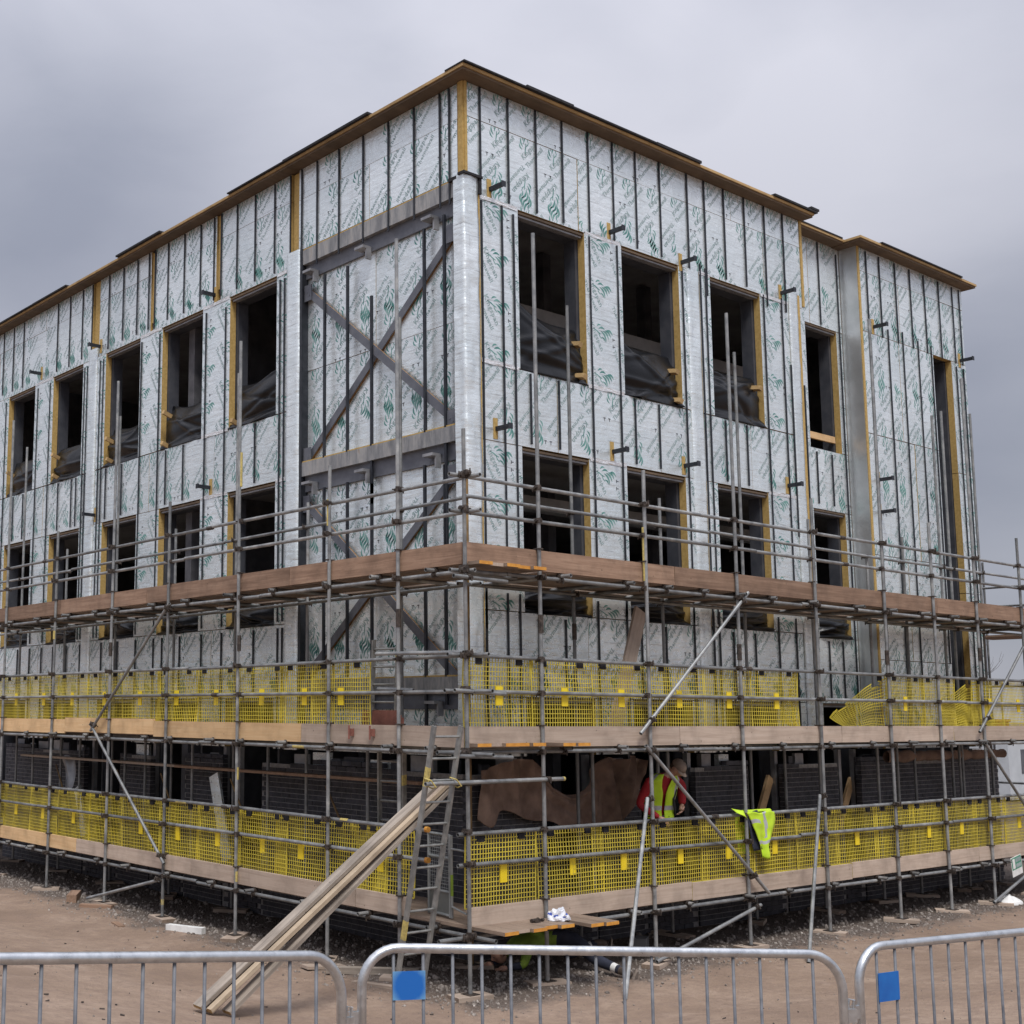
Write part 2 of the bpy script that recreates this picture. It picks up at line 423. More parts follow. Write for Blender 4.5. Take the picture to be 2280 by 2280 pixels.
class MB:
    """collects faces, then becomes ONE mesh object"""

    def __init__(self):
        self.v, self.f, self.m = [], [], []

    def add(self, verts, faces, mi=0):
        o = len(self.v)
        self.v += [tuple(x) for x in verts]
        self.f += [tuple(i + o for i in q) for q in faces]
        self.m += (mi if isinstance(mi, list) else [mi] * len(faces))
        return self

    def box(self, lo, hi, mi=0, M=None):
        x0, y0, z0 = lo
        x1, y1, z1 = hi
        vs_ = [Vector(p) for p in ((x0, y0, z0), (x1, y0, z0), (x1, y1, z0), (x0, y1, z0), (x0, y0, z1), (x1, y0, z1), (x1, y1, z1), (x0, y1, z1))]
        if M is not None:
            vs_ = [M @ p for p in vs_]
        # faces: bottom, top, -y, +x, +y, -x
        return self.add(vs_, [(0, 3, 2, 1), (4, 5, 6, 7), (0, 1, 5, 4), (1, 2, 6, 5), (2, 3, 7, 6), (3, 0, 4, 7)], mi)

    def tube(self, p0, p1, r0, r1=None, n=8, mi=0, cap=True, hollow=False):
        p0, p1 = Vector(p0), Vector(p1)
        r1 = r0 if r1 is None else r1
        d = (p1 - p0)
        L = d.length
        q = d.to_track_quat('Z', 'Y')
        vs_, fs = [], []
        for k in range(n):
            a = 2 * math.pi * k / n
            e = Vector((math.cos(a), math.sin(a), 0))
            vs_.append(p0 + q @ (e * r0))
            vs_.append(p0 + q @ (e * r1 + Vector((0, 0, L))))
        for k in range(n):
            j = (k + 1) % n
            fs.append((2 * k, 2 * j, 2 * j + 1, 2 * k + 1))
        if cap and not hollow:
            fs.append(tuple(2 * k for k in range(n))[::-1])
            fs.append(tuple(2 * k + 1 for k in range(n)))
        if hollow:
            dep = min(0.06, L * 0.3)
            for end in (0, 1):
                o = len(vs_)
                for k in range(n):
                    a = 2 * math.pi * k / n
                    e = Vector((math.cos(a), math.sin(a), 0)) * (r0 * 0.80)
                    z = 0 if end == 0 else L
                    zi = dep if end == 0 else L - dep
                    vs_.append(p0 + q @ (e + Vector((0, 0, z))))
                    vs_.append(p0 + q @ (e + Vector((0, 0, zi))))
                for k in range(n):
                    j = (k + 1) % n
                    a0, a1 = 2 * k + end, 2 * j + end
                    b0, b1 = o + 2 * k, o + 2 * j
                    f1 = (a0, b0, b1, a1)
                    f2_ = (b0, b0 + 1, b1 + 1, b1)
                    if end:
                        f1, f2_ = f1[::-1], f2_[::-1]
                    fs += [f1, f2_]
                fs.append(tuple(o + 2 * k + 1 for k in range(n)))
        return self.add(vs_, fs, mi)

    def path(self, pts, rs, n=8, mi=0, closed_ends=True):
        """smooth tube through points"""
        pts = [Vector(p) for p in pts]
        if isinstance(rs, (int, float)):
            rs = [rs] * len(pts)
        vs_, fs = [], []
        prev = None
        for i, p in enumerate(pts):
            tdir = (pts[min(i + 1, len(pts) - 1)] - pts[max(i - 1, 0)]).normalized()
            if prev is None:
                a = tdir.orthogonal().normalized()
            else:
                a = (prev - tdir * prev.dot(tdir)).normalized()
            prev = a
            bn = tdir.cross(a)
            for k in range(n):
                an = 2 * math.pi * k / n
                vs_.append(p + (a * math.cos(an) + bn * math.sin(an)) * rs[i])
        for i in range(len(pts) - 1):
            for k in range(n):
                j = (k + 1) % n
                fs.append((i * n + k, i * n + j, (i + 1) * n + j, (i + 1) * n + k))
        if closed_ends:
            fs.append(tuple(range(n))[::-1])
            fs.append(tuple((len(pts) - 1) * n + k for k in range(n)))
        return self.add(vs_, fs, mi)

    def grid(self, fn, nu, nv, mi=0):
        vs_ = [fn(i / nu, j / nv) for j in range(nv + 1) for i in range(nu + 1)]
        fs = [(j * (nu + 1) + i, j * (nu + 1) + i + 1, (j + 1) * (nu + 1) + i + 1, (j + 1) * (nu + 1) + i) for j in range(nv) for i in range(nu)]
        return self.add(vs_, fs, mi)

    def mesh(self, name, mats, smooth=False, origin=None):
        me = bpy.data.meshes.new(name)
        vv = self.v
        if origin is not None:
            o = Vector(origin)
            vv = [tuple(Vector(x) - o) for x in vv]
        me.from_pydata(vv, [], self.f)
        for mm in (mats if isinstance(mats, (list, tuple)) else [mats]):
            me.materials.append(MAT[mm])
        me.polygons.foreach_set('material_index', self.m)
        if smooth:
            me.polygons.foreach_set('use_smooth', [True] * len(self.f))
        me.update()
        return me

    def build(self, name, mats, parent=None, smooth=False, center=True):
        if center and self.v:
            lo = [min(x[i] for x in self.v) for i in range(3)]
            hi = [max(x[i] for x in self.v) for i in range(3)]
            o = Vector(((lo[0] + hi[0]) / 2, (lo[1] + hi[1]) / 2, (lo[2] + hi[2]) / 2))
        else:
            o = Vector((0, 0, 0))
        ob = link(name, self.mesh(name, mats, smooth, o), parent)
        ob.location = o if parent is None else o - PORG.get(parent.name, Vector((0, 0, 0)))
        PORG[ob.name] = o if parent is None or True else o
        return ob


PORG = {}     # world origin of every parent (all parents are unrotated unless copied)


def link(name, data, parent=None):
    ob = bpy.data.objects.new(name, data)
    COL.objects.link(ob)
    if parent is not None:
        ob.parent = parent
    return ob


def tag(o, label, cat, group=None):
    o['label'] = label
    o['category'] = cat
    if group:
        o['group'] = group
    return o


def thing(name, label, cat, loc=(0, 0, 0), group=None):
    o = bpy.data.objects.new(name, None)
    o.empty_display_size = 0.2
    COL.objects.link(o)
    o.location = loc
    PORG[o.name] = Vector(loc)
    return tag(o, label, cat, group)


def put(name, me, world_loc, parent, rot=None):
    """a part that shares mesh data"""
    ob = link(name, me, parent)
    ob.location = Vector(world_loc) - PORG.get(parent.name, Vector((0, 0, 0)))
    PORG[ob.name] = Vector(world_loc)
    if rot is not None:
        ob.rotation_euler = rot
    return ob


def pole(name, p0, p1, parent, mat='scaffold_tube', r=0.02415, n=10):
    """a hollow steel tube, its own X axis along its length"""
    return MB().tube(p0, p1, r, n=n, hollow=True).build(name, mat, parent, smooth=False)


def shade_auto(ob, ang=40):
    me = ob.data
    me.polygons.foreach_set('use_smooth', [True] * len(me.polygons))
    try:
        me.set_sharp_from_angle(angle=R(ang))
    except Exception:
        pass


def board_mesh(L, w, th, mats, end_mi=None, bow=0.0):
    """plank, length along X"""
    b_ = MB()
    b_.box((-L / 2, -w / 2, -th / 2), (L / 2, w / 2, th / 2))
    if end_mi is not None:
        b_.m[3] = b_.m[5] = end_mi
    return b_.mesh('board', mats)


# ------------------------------------------------------------------ ground
def ground_z(x, y):
    dd = max(-x, -y)
    k = max(0.0, dd - 1.5)
    s = 0.172 * (k * k / (k + 0.8) if k > 0 else 0) * 1.10
    return 0.1 + min(s, 1.55)


def gz(x, y):
    near = math.exp(-((x * x + y * y) / 900))
    return ground_z(x, y) + near * (0.035 * noise.noise(Vector((x * 0.5, y * 0.5, 3))) + 0.022 * noise.noise(Vector((x * 1.9, y * 1.9, 7))))


def axis(a, b, c):
    out = [-450, -250, -120, -60, -32, -22]
    x = a
    while x < b:
        out.append(x)
        x += c
    return out + [26, 34, 60, 120, 260, 500, 900]


gx = axis(-16, 20, 0.22)
gb = MB()
for yy in gx:
    for xx in gx:
        gb.v.append((xx, yy, gz(xx, yy)))
nn = len(gx)
for j in range(nn - 1):
    for i in range(nn - 1):
        gb.f.append((j * nn + i, j * nn + i + 1, (j + 1) * nn + i + 1, (j + 1) * nn + i))
        gb.m.append(0)
ground = gb.build('ground', 'dirt', None, smooth=True, center=False)
ground['kind'] = 'structure'

# ------------------------------------------------------------------ the building
XL, YR = 1.64, 1.60            # planes of the braced facade (x = XL) and the long facade (y = YR)
bld = thing('unfinished_building', 'three storey building shell clad in silver foil insulation boards, dark brick at its foot', 'building', (1.64, 1.6, 0.1))


def W(f, s, o, z):
    """facade coordinates -> world; o is the distance in front of the facade"""
    if f == 'L':
        return Vector((XL - o, s, z))
    if f == 'R':
        return Vector((s, YR - o, z))
    if f == 'S':                       # recessed part of the long facade
        return Vector((s, YR + 0.35 - o, z))


def fbox(mb, f, s0, s1, o0, o1, z0, z1, front=0, side=0):
    a, c_ = W(f, s0, o0, z0), W(f, s1, o1, z1)
    lo = [min(a[i], c_[i]) for i in range(3)]
    hi = [max(a[i], c_[i]) for i in range(3)]
    n0 = len(mb.m)
    mb.box(lo, hi, side)
    mb.m[n0 + (5 if f == 'L' else 2)] = front
    return mb


# ---- printed marks on the foil (logo + two words), one flat mesh reused for every print
def text_mesh(body, size):
    cu = bpy.data.curves.new('txt', 'FONT')
    cu.body = body
    cu.size = size
    cu.resolution_u = 1
    cu.fill_mode = 'FRONT'
    cu.offset = size * 0.022
    cu.space_character = 1.06
    ob = bpy.data.objects.new('txt', cu)
    COL.objects.link(ob)
    dg = bpy.context.evaluated_depsgraph_get()
    me = bpy.data.meshes.new_from_object(ob.evaluated_get(dg))
    vs_ = [(v_.co.x, v_.co.y) for v_ in me.vertices]
    fs = [tuple(p.vertices) for p in me.polygons]
    bpy.data.objects.remove(ob, do_unlink=True)
    bpy.data.curves.remove(cu)
    return vs_, fs


def ribbon(pts, w):
    """2D stroke with tapering width"""
    vs_, fs = [], []
    for i, (x, y) in enumerate(pts):
        a = pts[max(0, i - 1)]
        c_ = pts[min(len(pts) - 1, i + 1)]
        dx, dy = c_[0] - a[0], c_[1] - a[1]
        l = math.hypot(dx, dy) or 1
        ww = w * (0.25 + 0.75 * math.sin(math.pi * (0.12 + 0.76 * i / (len(pts) - 1))))
        vs_ += [(x - dy / l * ww, y + dx / l * ww), (x + dy / l * ww, y - dx / l * ww)]
    for i in range(len(pts) - 1):
        fs.append((2 * i, 2 * i + 1, 2 * i + 3, 2 * i + 2))
    return vs_, fs


PR = []       # list of (verts2d, faces, material index)
tv, tf = text_mesh('Kingspan', 0.108)
w1 = max(x for x, y in tv)
PR.append(([(x - w1 / 2, y + 0.0) for x, y in tv], tf, 0))
tv, tf = text_mesh('Thermawall', 0.088)
w2 = max(x for x, y in tv)
PR.append(([(x - w2 / 2, y - 0.115) for x, y in tv], tf, 0))
def leaf(cx, cy, ang, L, w):
    """slender leaf, pointed at both ends"""
    top, bot = [], []
    for i in range(7):
        u = i / 6
        h = w * math.sin(math.pi * u) ** 0.8
        bend = 0.18 * L * math.sin(math.pi * u)
        top.append((u * L, h + bend))
        bot.append((u * L, -h + bend))
    pts = top + bot[::-1][1:-1]
    ca, sa = math.cos(ang), math.sin(ang)
    return [(cx + x * ca - y * sa, cy + x * sa + y * ca) for x, y in pts], [tuple(range(len(pts)))[::-1]]


for k in range(4):                   # crown of the printed tree mark
    PR.append((*leaf(-0.05 + 0.012 * k, 0.155 + 0.036 * k, R(8 + 9 * k), 0.165 - 0.014 * k, 0.0135), 1))
PR.append((*leaf(-0.085, 0.135, R(62), 0.115, 0.012), 1))
PR.append((*leaf(-0.120, 0.120, R(78), 0.090, 0.010), 1))
PR.append((*leaf(0.02, 0.125, R(24), 0.095, 0.010), 1))
PR.append((*ribbon([(-0.13, 0.050), (-0.085, 0.088), (-0.045, 0.112), (-0.01, 0.142)], 0.0075), 1))
PR.append((*ribbon([(-0.04, 0.112), (0.0, 0.108), (0.04, 0.122)], 0.006), 1))
PR = [([(x * 1.12, y * 1.12) for x, y in vs2], fs, mi) if mi == 0 else ([(x * 1.25 + 0.02, y * 1.25 - 0.03) for x, y in vs2], fs, mi) for vs2, fs, mi in PR]
TT = [([(0, 0), (0.05, 0), (0.05, 0.012), (0, 0.012)], [(0, 1, 2, 3)], 2), ([(0.02, -0.04), (0.032, -0.04), (0.032, 0), (0.02, 0)], [(0, 1, 2, 3)], 2),
      ([(0.11, 0), (0.16, 0), (0.16, 0.012), (0.11, 0.012)], [(0, 1, 2, 3)], 2), ([(0.13, -0.04), (0.142, -0.04), (0.142, 0), (0.13, 0)], [(0, 1, 2, 3)], 2)]


def add_print(board, f, s0, s1, z0, z1, o, pier, seed):
    rr = random.Random(seed)
    items = []
    flip = f == 'L'
    if pier:
        base = R(-58) if not flip else R(-58)
        z = z1 - 0.20 - rr.random() * 0.1
        k = 0
        while z > z0 - 0.1:
            items.append((PR, (s0 + 0.20 if k % 2 == 0 or s1 - s0 < 0.5 else s0 + 0.2), z, base))
            if s1 - s0 > 0.55:
                items.append((PR, s1 - 0.02, z - 0.28, base))
            if k % 2 == 0:
                items.append((TT, (s0 + s1) / 2 + 0.18, z - 0.1, R(90)))
            z -= 0.68
            k += 1
    else:
        row = 0
        z = z1 - 0.16
        while z > z0 - 0.1:
            s = s0 + (0.12 if row % 2 == 0 else 0.42) + rr.uniform(-0.04, 0.04)
            while s < s1 + 0.15:
                if rr.random() < 0.10:
                    s += 0.60
                    continue
                items.append((PR, s, z + rr.uniform(-0.02, 0.02), R(47) + (math.pi if row % 2 else 0)))
                if rr.random() < 0.4:
                    items.append((TT, s + 0.27, z - 0.27, 0))
                s += 0.60
            z -= 0.52
            row += 1
    bm_ = MB()
    for unit, cs, cz, ang in items:
        ca, sa = math.cos(ang), math.sin(ang)
        for vs2, fs, mi in unit:
            P = []
            for x, y in vs2:
                u, w_ = x * ca - y * sa, x * sa + y * ca
                P.append(((cs + (-u if flip else u)), cz + w_))
            if max(p[0] for p in P) < s0 or min(p[0] for p in P) > s1 or max(p[1] for p in P) < z0 or min(p[1] for p in P) > z1:
                continue
            bm_.add([W(f, a, o + 0.0015, c_) for a, c_ in P], fs, mi)
    if not bm_.f:
        return
    me = bm_.mesh('printed_logo', ['print_grey', 'print_green', 'ink'])
    b2 = bmesh.new()
    b2.from_mesh(me)
    n_s = Vector((0, 1, 0)) if f == 'L' else Vector((1, 0, 0))
    for co, no in ((W(f, s0 + 0.004, 0, 0), -n_s), (W(f, s1 - 0.004, 0, 0), n_s), (W(f, 0, 0, z0 + 0.004), Vector((0, 0, -1))), (W(f, 0, 0, z1 - 0.004), Vector((0, 0, 1)))):
        bmesh.ops.bisect_plane(b2, geom=b2.verts[:] + b2.edges[:] + b2.faces[:], plane_co=co, plane_no=no, clear_outer=True)
    # keep every print facing outward
    o_n = Vector((-1, 0, 0)) if f == 'L' else Vector((0, -1, 0))
    for fc in b2.faces:
        fc.normal_update()
        if fc.normal.dot(o_n) < 0:
            fc.normal_flip()
    org = PORG[board.name]
    bmesh.ops.translate(b2, verts=b2.verts, vec=-org)
    b2.to_mesh(me)
    b2.free()
    ob = link('printed_logo', me, board)
    ob['kind'] = 'stuff'
    PORG[ob.name] = org


SEED = [0]


def board(f, s0, s1, z0, z1, o=0.0, pier=False, prints=True, th=0.12, gap=0.004):
    SEED[0] += 1
    rr = random.Random(SEED[0])
    jo = rr.uniform(-0.004, 0.005)
    mb = MB()
    fbox(mb, f, s0 + gap, s1 - gap, o + jo, o - th, z0 + gap, z1 - gap, 0, 1)
    ob = mb.build('insulation_board', ['foil', 'foam'], bld)
    if prints:
        add_print(ob, f, s0 + gap, s1 - gap, z0 + gap, z1 - gap, o + jo, pier, SEED[0] * 13 + 5)
    return ob


core = MB()


def bk(f, s0, s1, z0, z1, o=0.0):
    fbox(core, f, s0, s1, o - 0.122, o - 0.30, z0, z1)


def strip(f, zs, ss, o=0.0, pier=False, shift=0.0):
    for j in range(len(zs) - 1):
        cuts = list(ss)
        if shift and j % 2:
            cuts = [ss[0]] + [x + shift for x in ss[1:-1]] + [ss[-1]]
        for i in range(len(cuts) - 1):
            board(f, cuts[i], cuts[i + 1], zs[j], zs[j + 1], o, pier)
    bk(f, ss[0], ss[-1], zs[0], zs[-1], o)


Z_T0, Z_T1, Z_M0, Z_M1 = 7.97, 10.28, 4.56, 6.85
WR = [(2.70, 4.11), (4.97, 6.38), (7.22, 8.62)]
WL = [(5.95, 7.30), (8.17, 9.55), (10.38, 11.72), (12.70, 14.05), (14.95, 16.30), (17.20, 18.50)]
# long facade
strip('R', [10.30, 11.42, 11.92], [1.70, 4.00, 6.35, 8.78, 9.93], shift=-0.9)
strip('R', [6.87, 7.96], [1.90, 3.45, 5.80, 6.60])
strip('R', [6.87, 7.96], [6.92, 8.20, 9.48])
for zz in ((Z_T0, 10.295), (Z_M0, 6.865)):
    for a, c_ in ((1.90, 2.70), (4.11, 4.97), (6.38, 6.60), (6.92, 7.22), (8.62, 9.48)):
        strip('R', list(zz), [a, c_], 0.004, True)
    strip('R', list(zz), [9.80, 9.98], 0.0, True)
strip('R', [3.41, 4.555], [1.90, 4.00, 6.60])
strip('R', [3.41, 4.555], [6.92, 9.48])
strip('R', [2.62, 4.555], [9.80, 9.98])
for a, c_ in ((1.90, 2.70), (4.11, 4.97), (6.38, 6.60), (6.92, 7.22), (8.62, 9.48)):
    strip('R', [2.62, 3.405], [a, c_], 0.0, True)
strip('R', [6.87, 7.96], [9.80, 9.98])
# recess
strip('S', [10.285, 11.92], [9.90, 10.75, 11.82])
for zz in ((Z_T0, 10.28), (Z_M0, 6.85)):
    strip('S', list(zz), [9.90, 10.58], 0, True)
    strip('S', list(zz), [11.62, 11.82], 0, True)
strip('S', [6.855, 7.965], [9.90, 11.0, 11.82])
strip('S', [3.41, 4.555], [9.90, 11.82])
strip('S', [2.62, 3.405], [9.90, 10.58], 0, True)
strip('S', [2.62, 3.405], [11.62, 11.82], 0, True)
# projecting far block
strip('R', [10.29, 11.45, 11.90], [11.92, 13.3, 14.53, 15.87], shift=0.4)
strip('R', [8.35, 10.285], [11.92, 13.2, 14.53])
strip('R', [6.1, 8.345], [11.92, 13.6, 14.53])
strip('R', [4.2, 6.095], [11.92, 13.1, 14.53])
strip('R', [2.62, 4.195], [11.92, 13.6, 14.53])
for a, c_ in ((8.0, 10.285), (5.6, 7.995), (2.62, 5.595)):
    strip('R', [a, c_], [15.27, 15.87], 0, True)
# braced facade
strip('L', [10.545, 11.40, 11.92], [1.72, 3.60, 5.36], shift=0.7)
for a, c_ in ((5.56, 7.62), (7.76, 9.90), (10.02, 12.06), (12.34, 14.5), (14.5, 16.9), (16.9, 19.6)):
    for zz in ((10.30, 11.45), (11.45, 11.92)):
        board('L', a, c_, zz[0], zz[1])
    bk('L', a - 0.1, c_ + 0.12, 10.30, 11.92)
for a, c_ in ((5.64, 5.95), (7.30, 8.17), (9.55, 10.38), (11.72, 12.08), (12.44, 12.70), (14.05, 14.95), (16.30, 17.20), (18.5, 19.6)):
    strip('L', [2.62, 3.405], [a, c_], 0.0, True)
for z0, z1 in ((6.87, 7.96), (3.41, 4.555)):
    strip('L', [z0, z1], [5.64, 7.75, 9.95, 12.08])
    strip('L', [z0, z1], [12.44, 14.4, 16.8, 19.6])
for zz in ((Z_T0, 10.295), (Z_M0, 6.865)):
    for a, c_ in ((5.64, 5.95), (7.30, 8.17), (9.55, 10.38), (11.72, 12.08), (12.44, 12.70), (14.05, 14.95), (16.30, 17.20), (18.5, 19.6)):
        strip('L', list(zz), [a, c_], 0.004, True)
# braced bay, set back behind the steel
for zs in ([7.06, 8.55, 10.06], [3.68, 5.1, 6.62], [2.62, 3.25]):
    strip('L', zs, [1.80, 3.58, 5.24], -0.11, shift=0.0)
co_ = core.build('wall_core', 'core_membrane', bld)

# yellow foam ends showing as upright strips
for f, s0, s1, z0, z1, o in (('R', 1.655, 1.70, 10.55, 11.92, 0.012), ('L', 1.612, 1.70, 10.55, 11.92, 0.012), ('L', 5.38, 5.53, 10.55, 11.90, -0.03),
                             ('L', 7.64, 7.73, 10.55, 11.90, -0.02), ('L', 9.91, 10.0, 10.5, 11.88, -0.02), ('L', 12.10, 12.30, 10.5, 11.92, -0.03),
                             ('R', 9.935, 10.0, 10.34, 11.92, 0.01), ('R', 11.845, 11.915, 2.62, 11.90, 0.012), ('R', 9.72, 9.80, 2.7, 10.5, 0.03), ('R', 1.89, 1.915, 2.62, 10.5, 0.02)):
    fbox(MB(), f, s0, s1, o, -0.13, z0, z1).build('foam_strip', 'foam', bld)
# far block's side wall facing the recess
MB().box((11.835, YR + 0.0, 2.62), (11.842, YR + 0.36, 11.90)).build('return_wall', 'return_foil', bld)


def crumple_box(name, f, s0, s1, z0, z1, o, depth, amp, mat='foil', nz_=60):
    """crumpled foil wrapped round a column: front and both cheeks"""
    mb = MB()
    W_ = s1 - s0
    per = depth + W_ + depth

    def fn(u, v_):
        q = u * per
        z = z0 + (z1 - z0) * v_
        if q < depth:
            s, oo, nrm = s0, o - depth + q, (-1, 0)
        elif q < depth + W_:
            s, oo, nrm = s0 + q - depth, o, (0, 1)
        else:
            s, oo, nrm = s1, o - (q - depth - W_), (1, 0)
        p = Vector((s * 8, oo * 8 + (3 if f == 'L' else 0), z * 2.2))
        n_ = noise.noise(p) * 0.6 + noise.noise(p * 2.7) * 0.4 + 0.5 * abs(noise.noise(p * 1.3 + Vector((4, 4, 4))))
        return W(f, s + nrm[0] * n_ * amp, oo + nrm[1] * n_ * amp + (n_ * amp * 0.4), z)
    mb.grid(fn, 14, nz_)
    if f != 'L':
        mb.f = [q[::-1] for q in mb.f]
    ob = mb.build(name, mat, bld, smooth=True)
    return ob


crumple_box('column_wrap', 'R', 1.59, 1.875, 2.62, 10.54, 0.040, 0.205, 0.022, nz_=220)
crumple_box('column_wrap', 'R', 6.60, 6.905, 2.62, 10.30, 0.025, 0.14, 0.014, nz_=110)
crumple_box('column_wrap', 'R', 9.49, 9.72, 2.62, 10.52, 0.035, 0.15, 0.010, nz_=110)
crumple_box('column_wrap', 'L', 5.30, 5.635, 2.62, 10.56, 0.045, 0.16, 0.010, nz_=110)
crumple_box('column_wrap', 'L', 12.10, 12.43, 2.62, 10.50, 0.035, 0.15, 0.012, nz_=110)
# dark timber cap above the corner column
fbox(MB(), 'R', 1.56, 1.93, 0.075, -0.05, 10.53, 10.565).build('column_cap', 'felt', bld)
fbox(MB(), 'L', 1.70, 1.86, 0.06, -0.05, 10.50, 10.545).build('column_cap', 'felt', bld)
fbox(MB(), 'R', 1.878, 1.925, 0.055, -0.05, 10.31, 10.53).build('column_cap', 'felt', bld)

# foil tape along the seams
for f, s0, s1, z in (('R', 1.93, 2.68, 10.30), ('R', 4.13, 4.95, 10.30), ('R', 8.64, 9.46, 10.29), ('R', 1.93, 2.66, 7.965), ('R', 4.13, 4.95, 7.965), ('R', 6.92, 7.2, 10.30),
                     ('L', 7.32, 8.15, 10.30), ('L', 9.57, 10.36, 10.30), ('L', 5.66, 5.93, 10.30), ('L', 14.07, 14.93, 10.30), ('L', 7.32, 8.15, 7.965), ('L', 5.66, 5.93, 6.87), ('L', 7.32, 8.15, 6.87),
                     ('R', 4.13, 4.95, 6.87), ('R', 8.64, 9.46, 6.87), ('L', 1.85, 5.2, 5.10)):
    mb = MB()
    oo = -0.11 if z == 5.10 else 0.0

    def fn(u, v_, f=f, s0=s0, s1=s1, z=z, oo=oo):
        s = s0 + (s1 - s0) * u
        wv = noise.noise(Vector((s * 6, z, v_ * 3)))
        return W(f, s, oo + 0.012 + 0.008 * wv, z - 0.03 + 0.06 * v_ + 0.010 * noise.noise(Vector((s * 4, z * 3, 5))))
    mb.grid(fn, 26, 3)
    if f != 'L':
        mb.f = [q[::-1] for q in mb.f]
    mb.build('foil_tape', 'foil_tape', bld)


# ---- cladding rails
def rail(f, s, z0, z1, o=0.022, w=0.029, base=0.006):
    mb = MB()
    fbox(mb, f, s - w / 2, s + w / 2, o, base, z0, z1)
    return mb.build('cladding_rail', 'dark_rail', bld)


for s in (1.95, 2.51, 3.09, 3.66, 4.24, 4.81, 5.36, 5.96, 6.67, 7.13, 7.67, 8.25, 8.84, 9.40):
    bot = 10.34 if s not in (6.67, 7.13, 8.84, 9.40) else 10.12 if s > 8 else 9.95
    rail('R', s, bot if s > 2 else 10.56, 11.91)
for s, z0, z1 in ((1.955, 4.3, 10.25), (2.36, 4.95, 10.27), (2.59, 4.95, 10.20), (4.22, 4.95, 10.26), (4.86, 4.6, 10.27), (6.47, 4.6, 10.22), (6.95, 4.5, 10.45), (7.09, 4.6, 10.40),
                  (8.72, 4.9, 10.3), (9.26, 5.0, 10.35), (9.47, 6.2, 9.2), (9.86, 5.0, 8.9)):
    rail('R', s, z0, z1)
for s in (2.89, 3.48, 5.19, 5.77, 7.49, 8.08):
    rail('R', s, 6.92, 7.93)
for s in (1.955, 2.36, 2.60, 2.97, 3.52, 4.22, 4.86, 5.19, 5.77, 6.47, 6.97, 7.12, 7.49, 8.08, 8.75, 9.26):
    rail('R', s, 3.45 if 2.7 < s < 4.1 or 5 < s < 6.3 or 7.3 < s < 8.6 else 2.62, 4.5 if 2.7 < s < 4.1 or 5 < s < 6.3 or 7.3 < s < 8.6 else 4.80)
for s, z0, z1 in ((11.1, 10.32, 11.9), (11.72, 2.62, 11.8), (10.75, 6.95, 7.9), (11.25, 6.95, 7.9), (10.02, 4.7, 10.2), (10.85, 3.45, 4.5), (11.3, 3.45, 4.5)):
    rail('S', s, z0, z1)
for s in (12.15, 12.62, 13.20, 13.76, 14.31, 14.89, 15.45, 15.74):
    rail('R', s, 10.27, 11.86)
for s, z0, z1 in ((12.18, 2.62, 10.1), (12.82, 2.62, 10.47), (13.36, 2.62, 10.52), (13.94, 2.62, 10.45), (14.45, 4.2, 10.44), (15.45, 2.62, 10.2), (15.74, 2.62, 10.2)):
    rail('R', s, z0, z1)
for s in (1.87, 2.06, 2.60, 3.16, 3.74, 4.32, 4.87, 5.27):
    rail('L', s, 10.20 if s < 5 else 10.15, 11.90)
for s in (5.57, 6.01, 6.57, 7.11, 7.60, 7.83, 8.27, 8.82, 9.39, 9.86, 10.09, 10.53, 11.08, 11.66, 12.36, 12.79, 13.36, 13.93, 15.63, 16.16, 16.70, 17.3, 17.9, 18.5):
    rail('L', s, 10.36 + 0.02 * ((s * 7) % 3), 11.90)
for s, z0, z1 in ((5.72, 4.6, 10.2), (5.84, 4.6, 10.2), (7.43, 4.6, 10.15), (8.05, 4.6, 10.2), (9.64, 4.6, 10.2), (10.31, 4.6, 10.2), (11.82, 4.6, 10.2), (11.95, 4.6, 10.2), (12.50, 4.6, 10.2), (12.62, 4.6, 10.2), (14.2, 4.6, 10.2), (14.8, 4.6, 10.2), (16.45, 4.6, 10.2), (17.05, 4.6, 10.2)):
    rail('L', s, z0, z1)
for s in (6.52, 8.75, 9.35, 10.98, 11.62, 12.88, 13.08, 13.69, 15.39, 15.9):
    rail('L', s, 6.92, 7.93)
for s in (5.72, 5.84, 6.5, 7.43, 8.05, 8.75, 9.35, 9.65, 10.3, 10.98, 11.62, 12.5, 13.08, 13.69, 14.23, 14.8, 15.39):
    rail('L', s, 3.45 if any(a < s < c_ for a, c_ in WL) else 2.62, 4.5)
# rails crossing the braced bay stand in front of the braces
for s, z0, z1 in ((4.70, 7.0, 9.98), (4.14, 7.0, 9.96), (3.58, 6.2, 9.34), (2.43, 7.0, 10.02), (2.02, 5.0, 10.10), (4.70, 3.7, 6.6), (4.14, 3.7, 6.6), (3.58, 3.3, 6.5), (2.45, 3.0, 6.6), (2.05, 3.3, 6.55)):
    rail('L', s, z0, z1, 0.0, 0.04, -0.035)

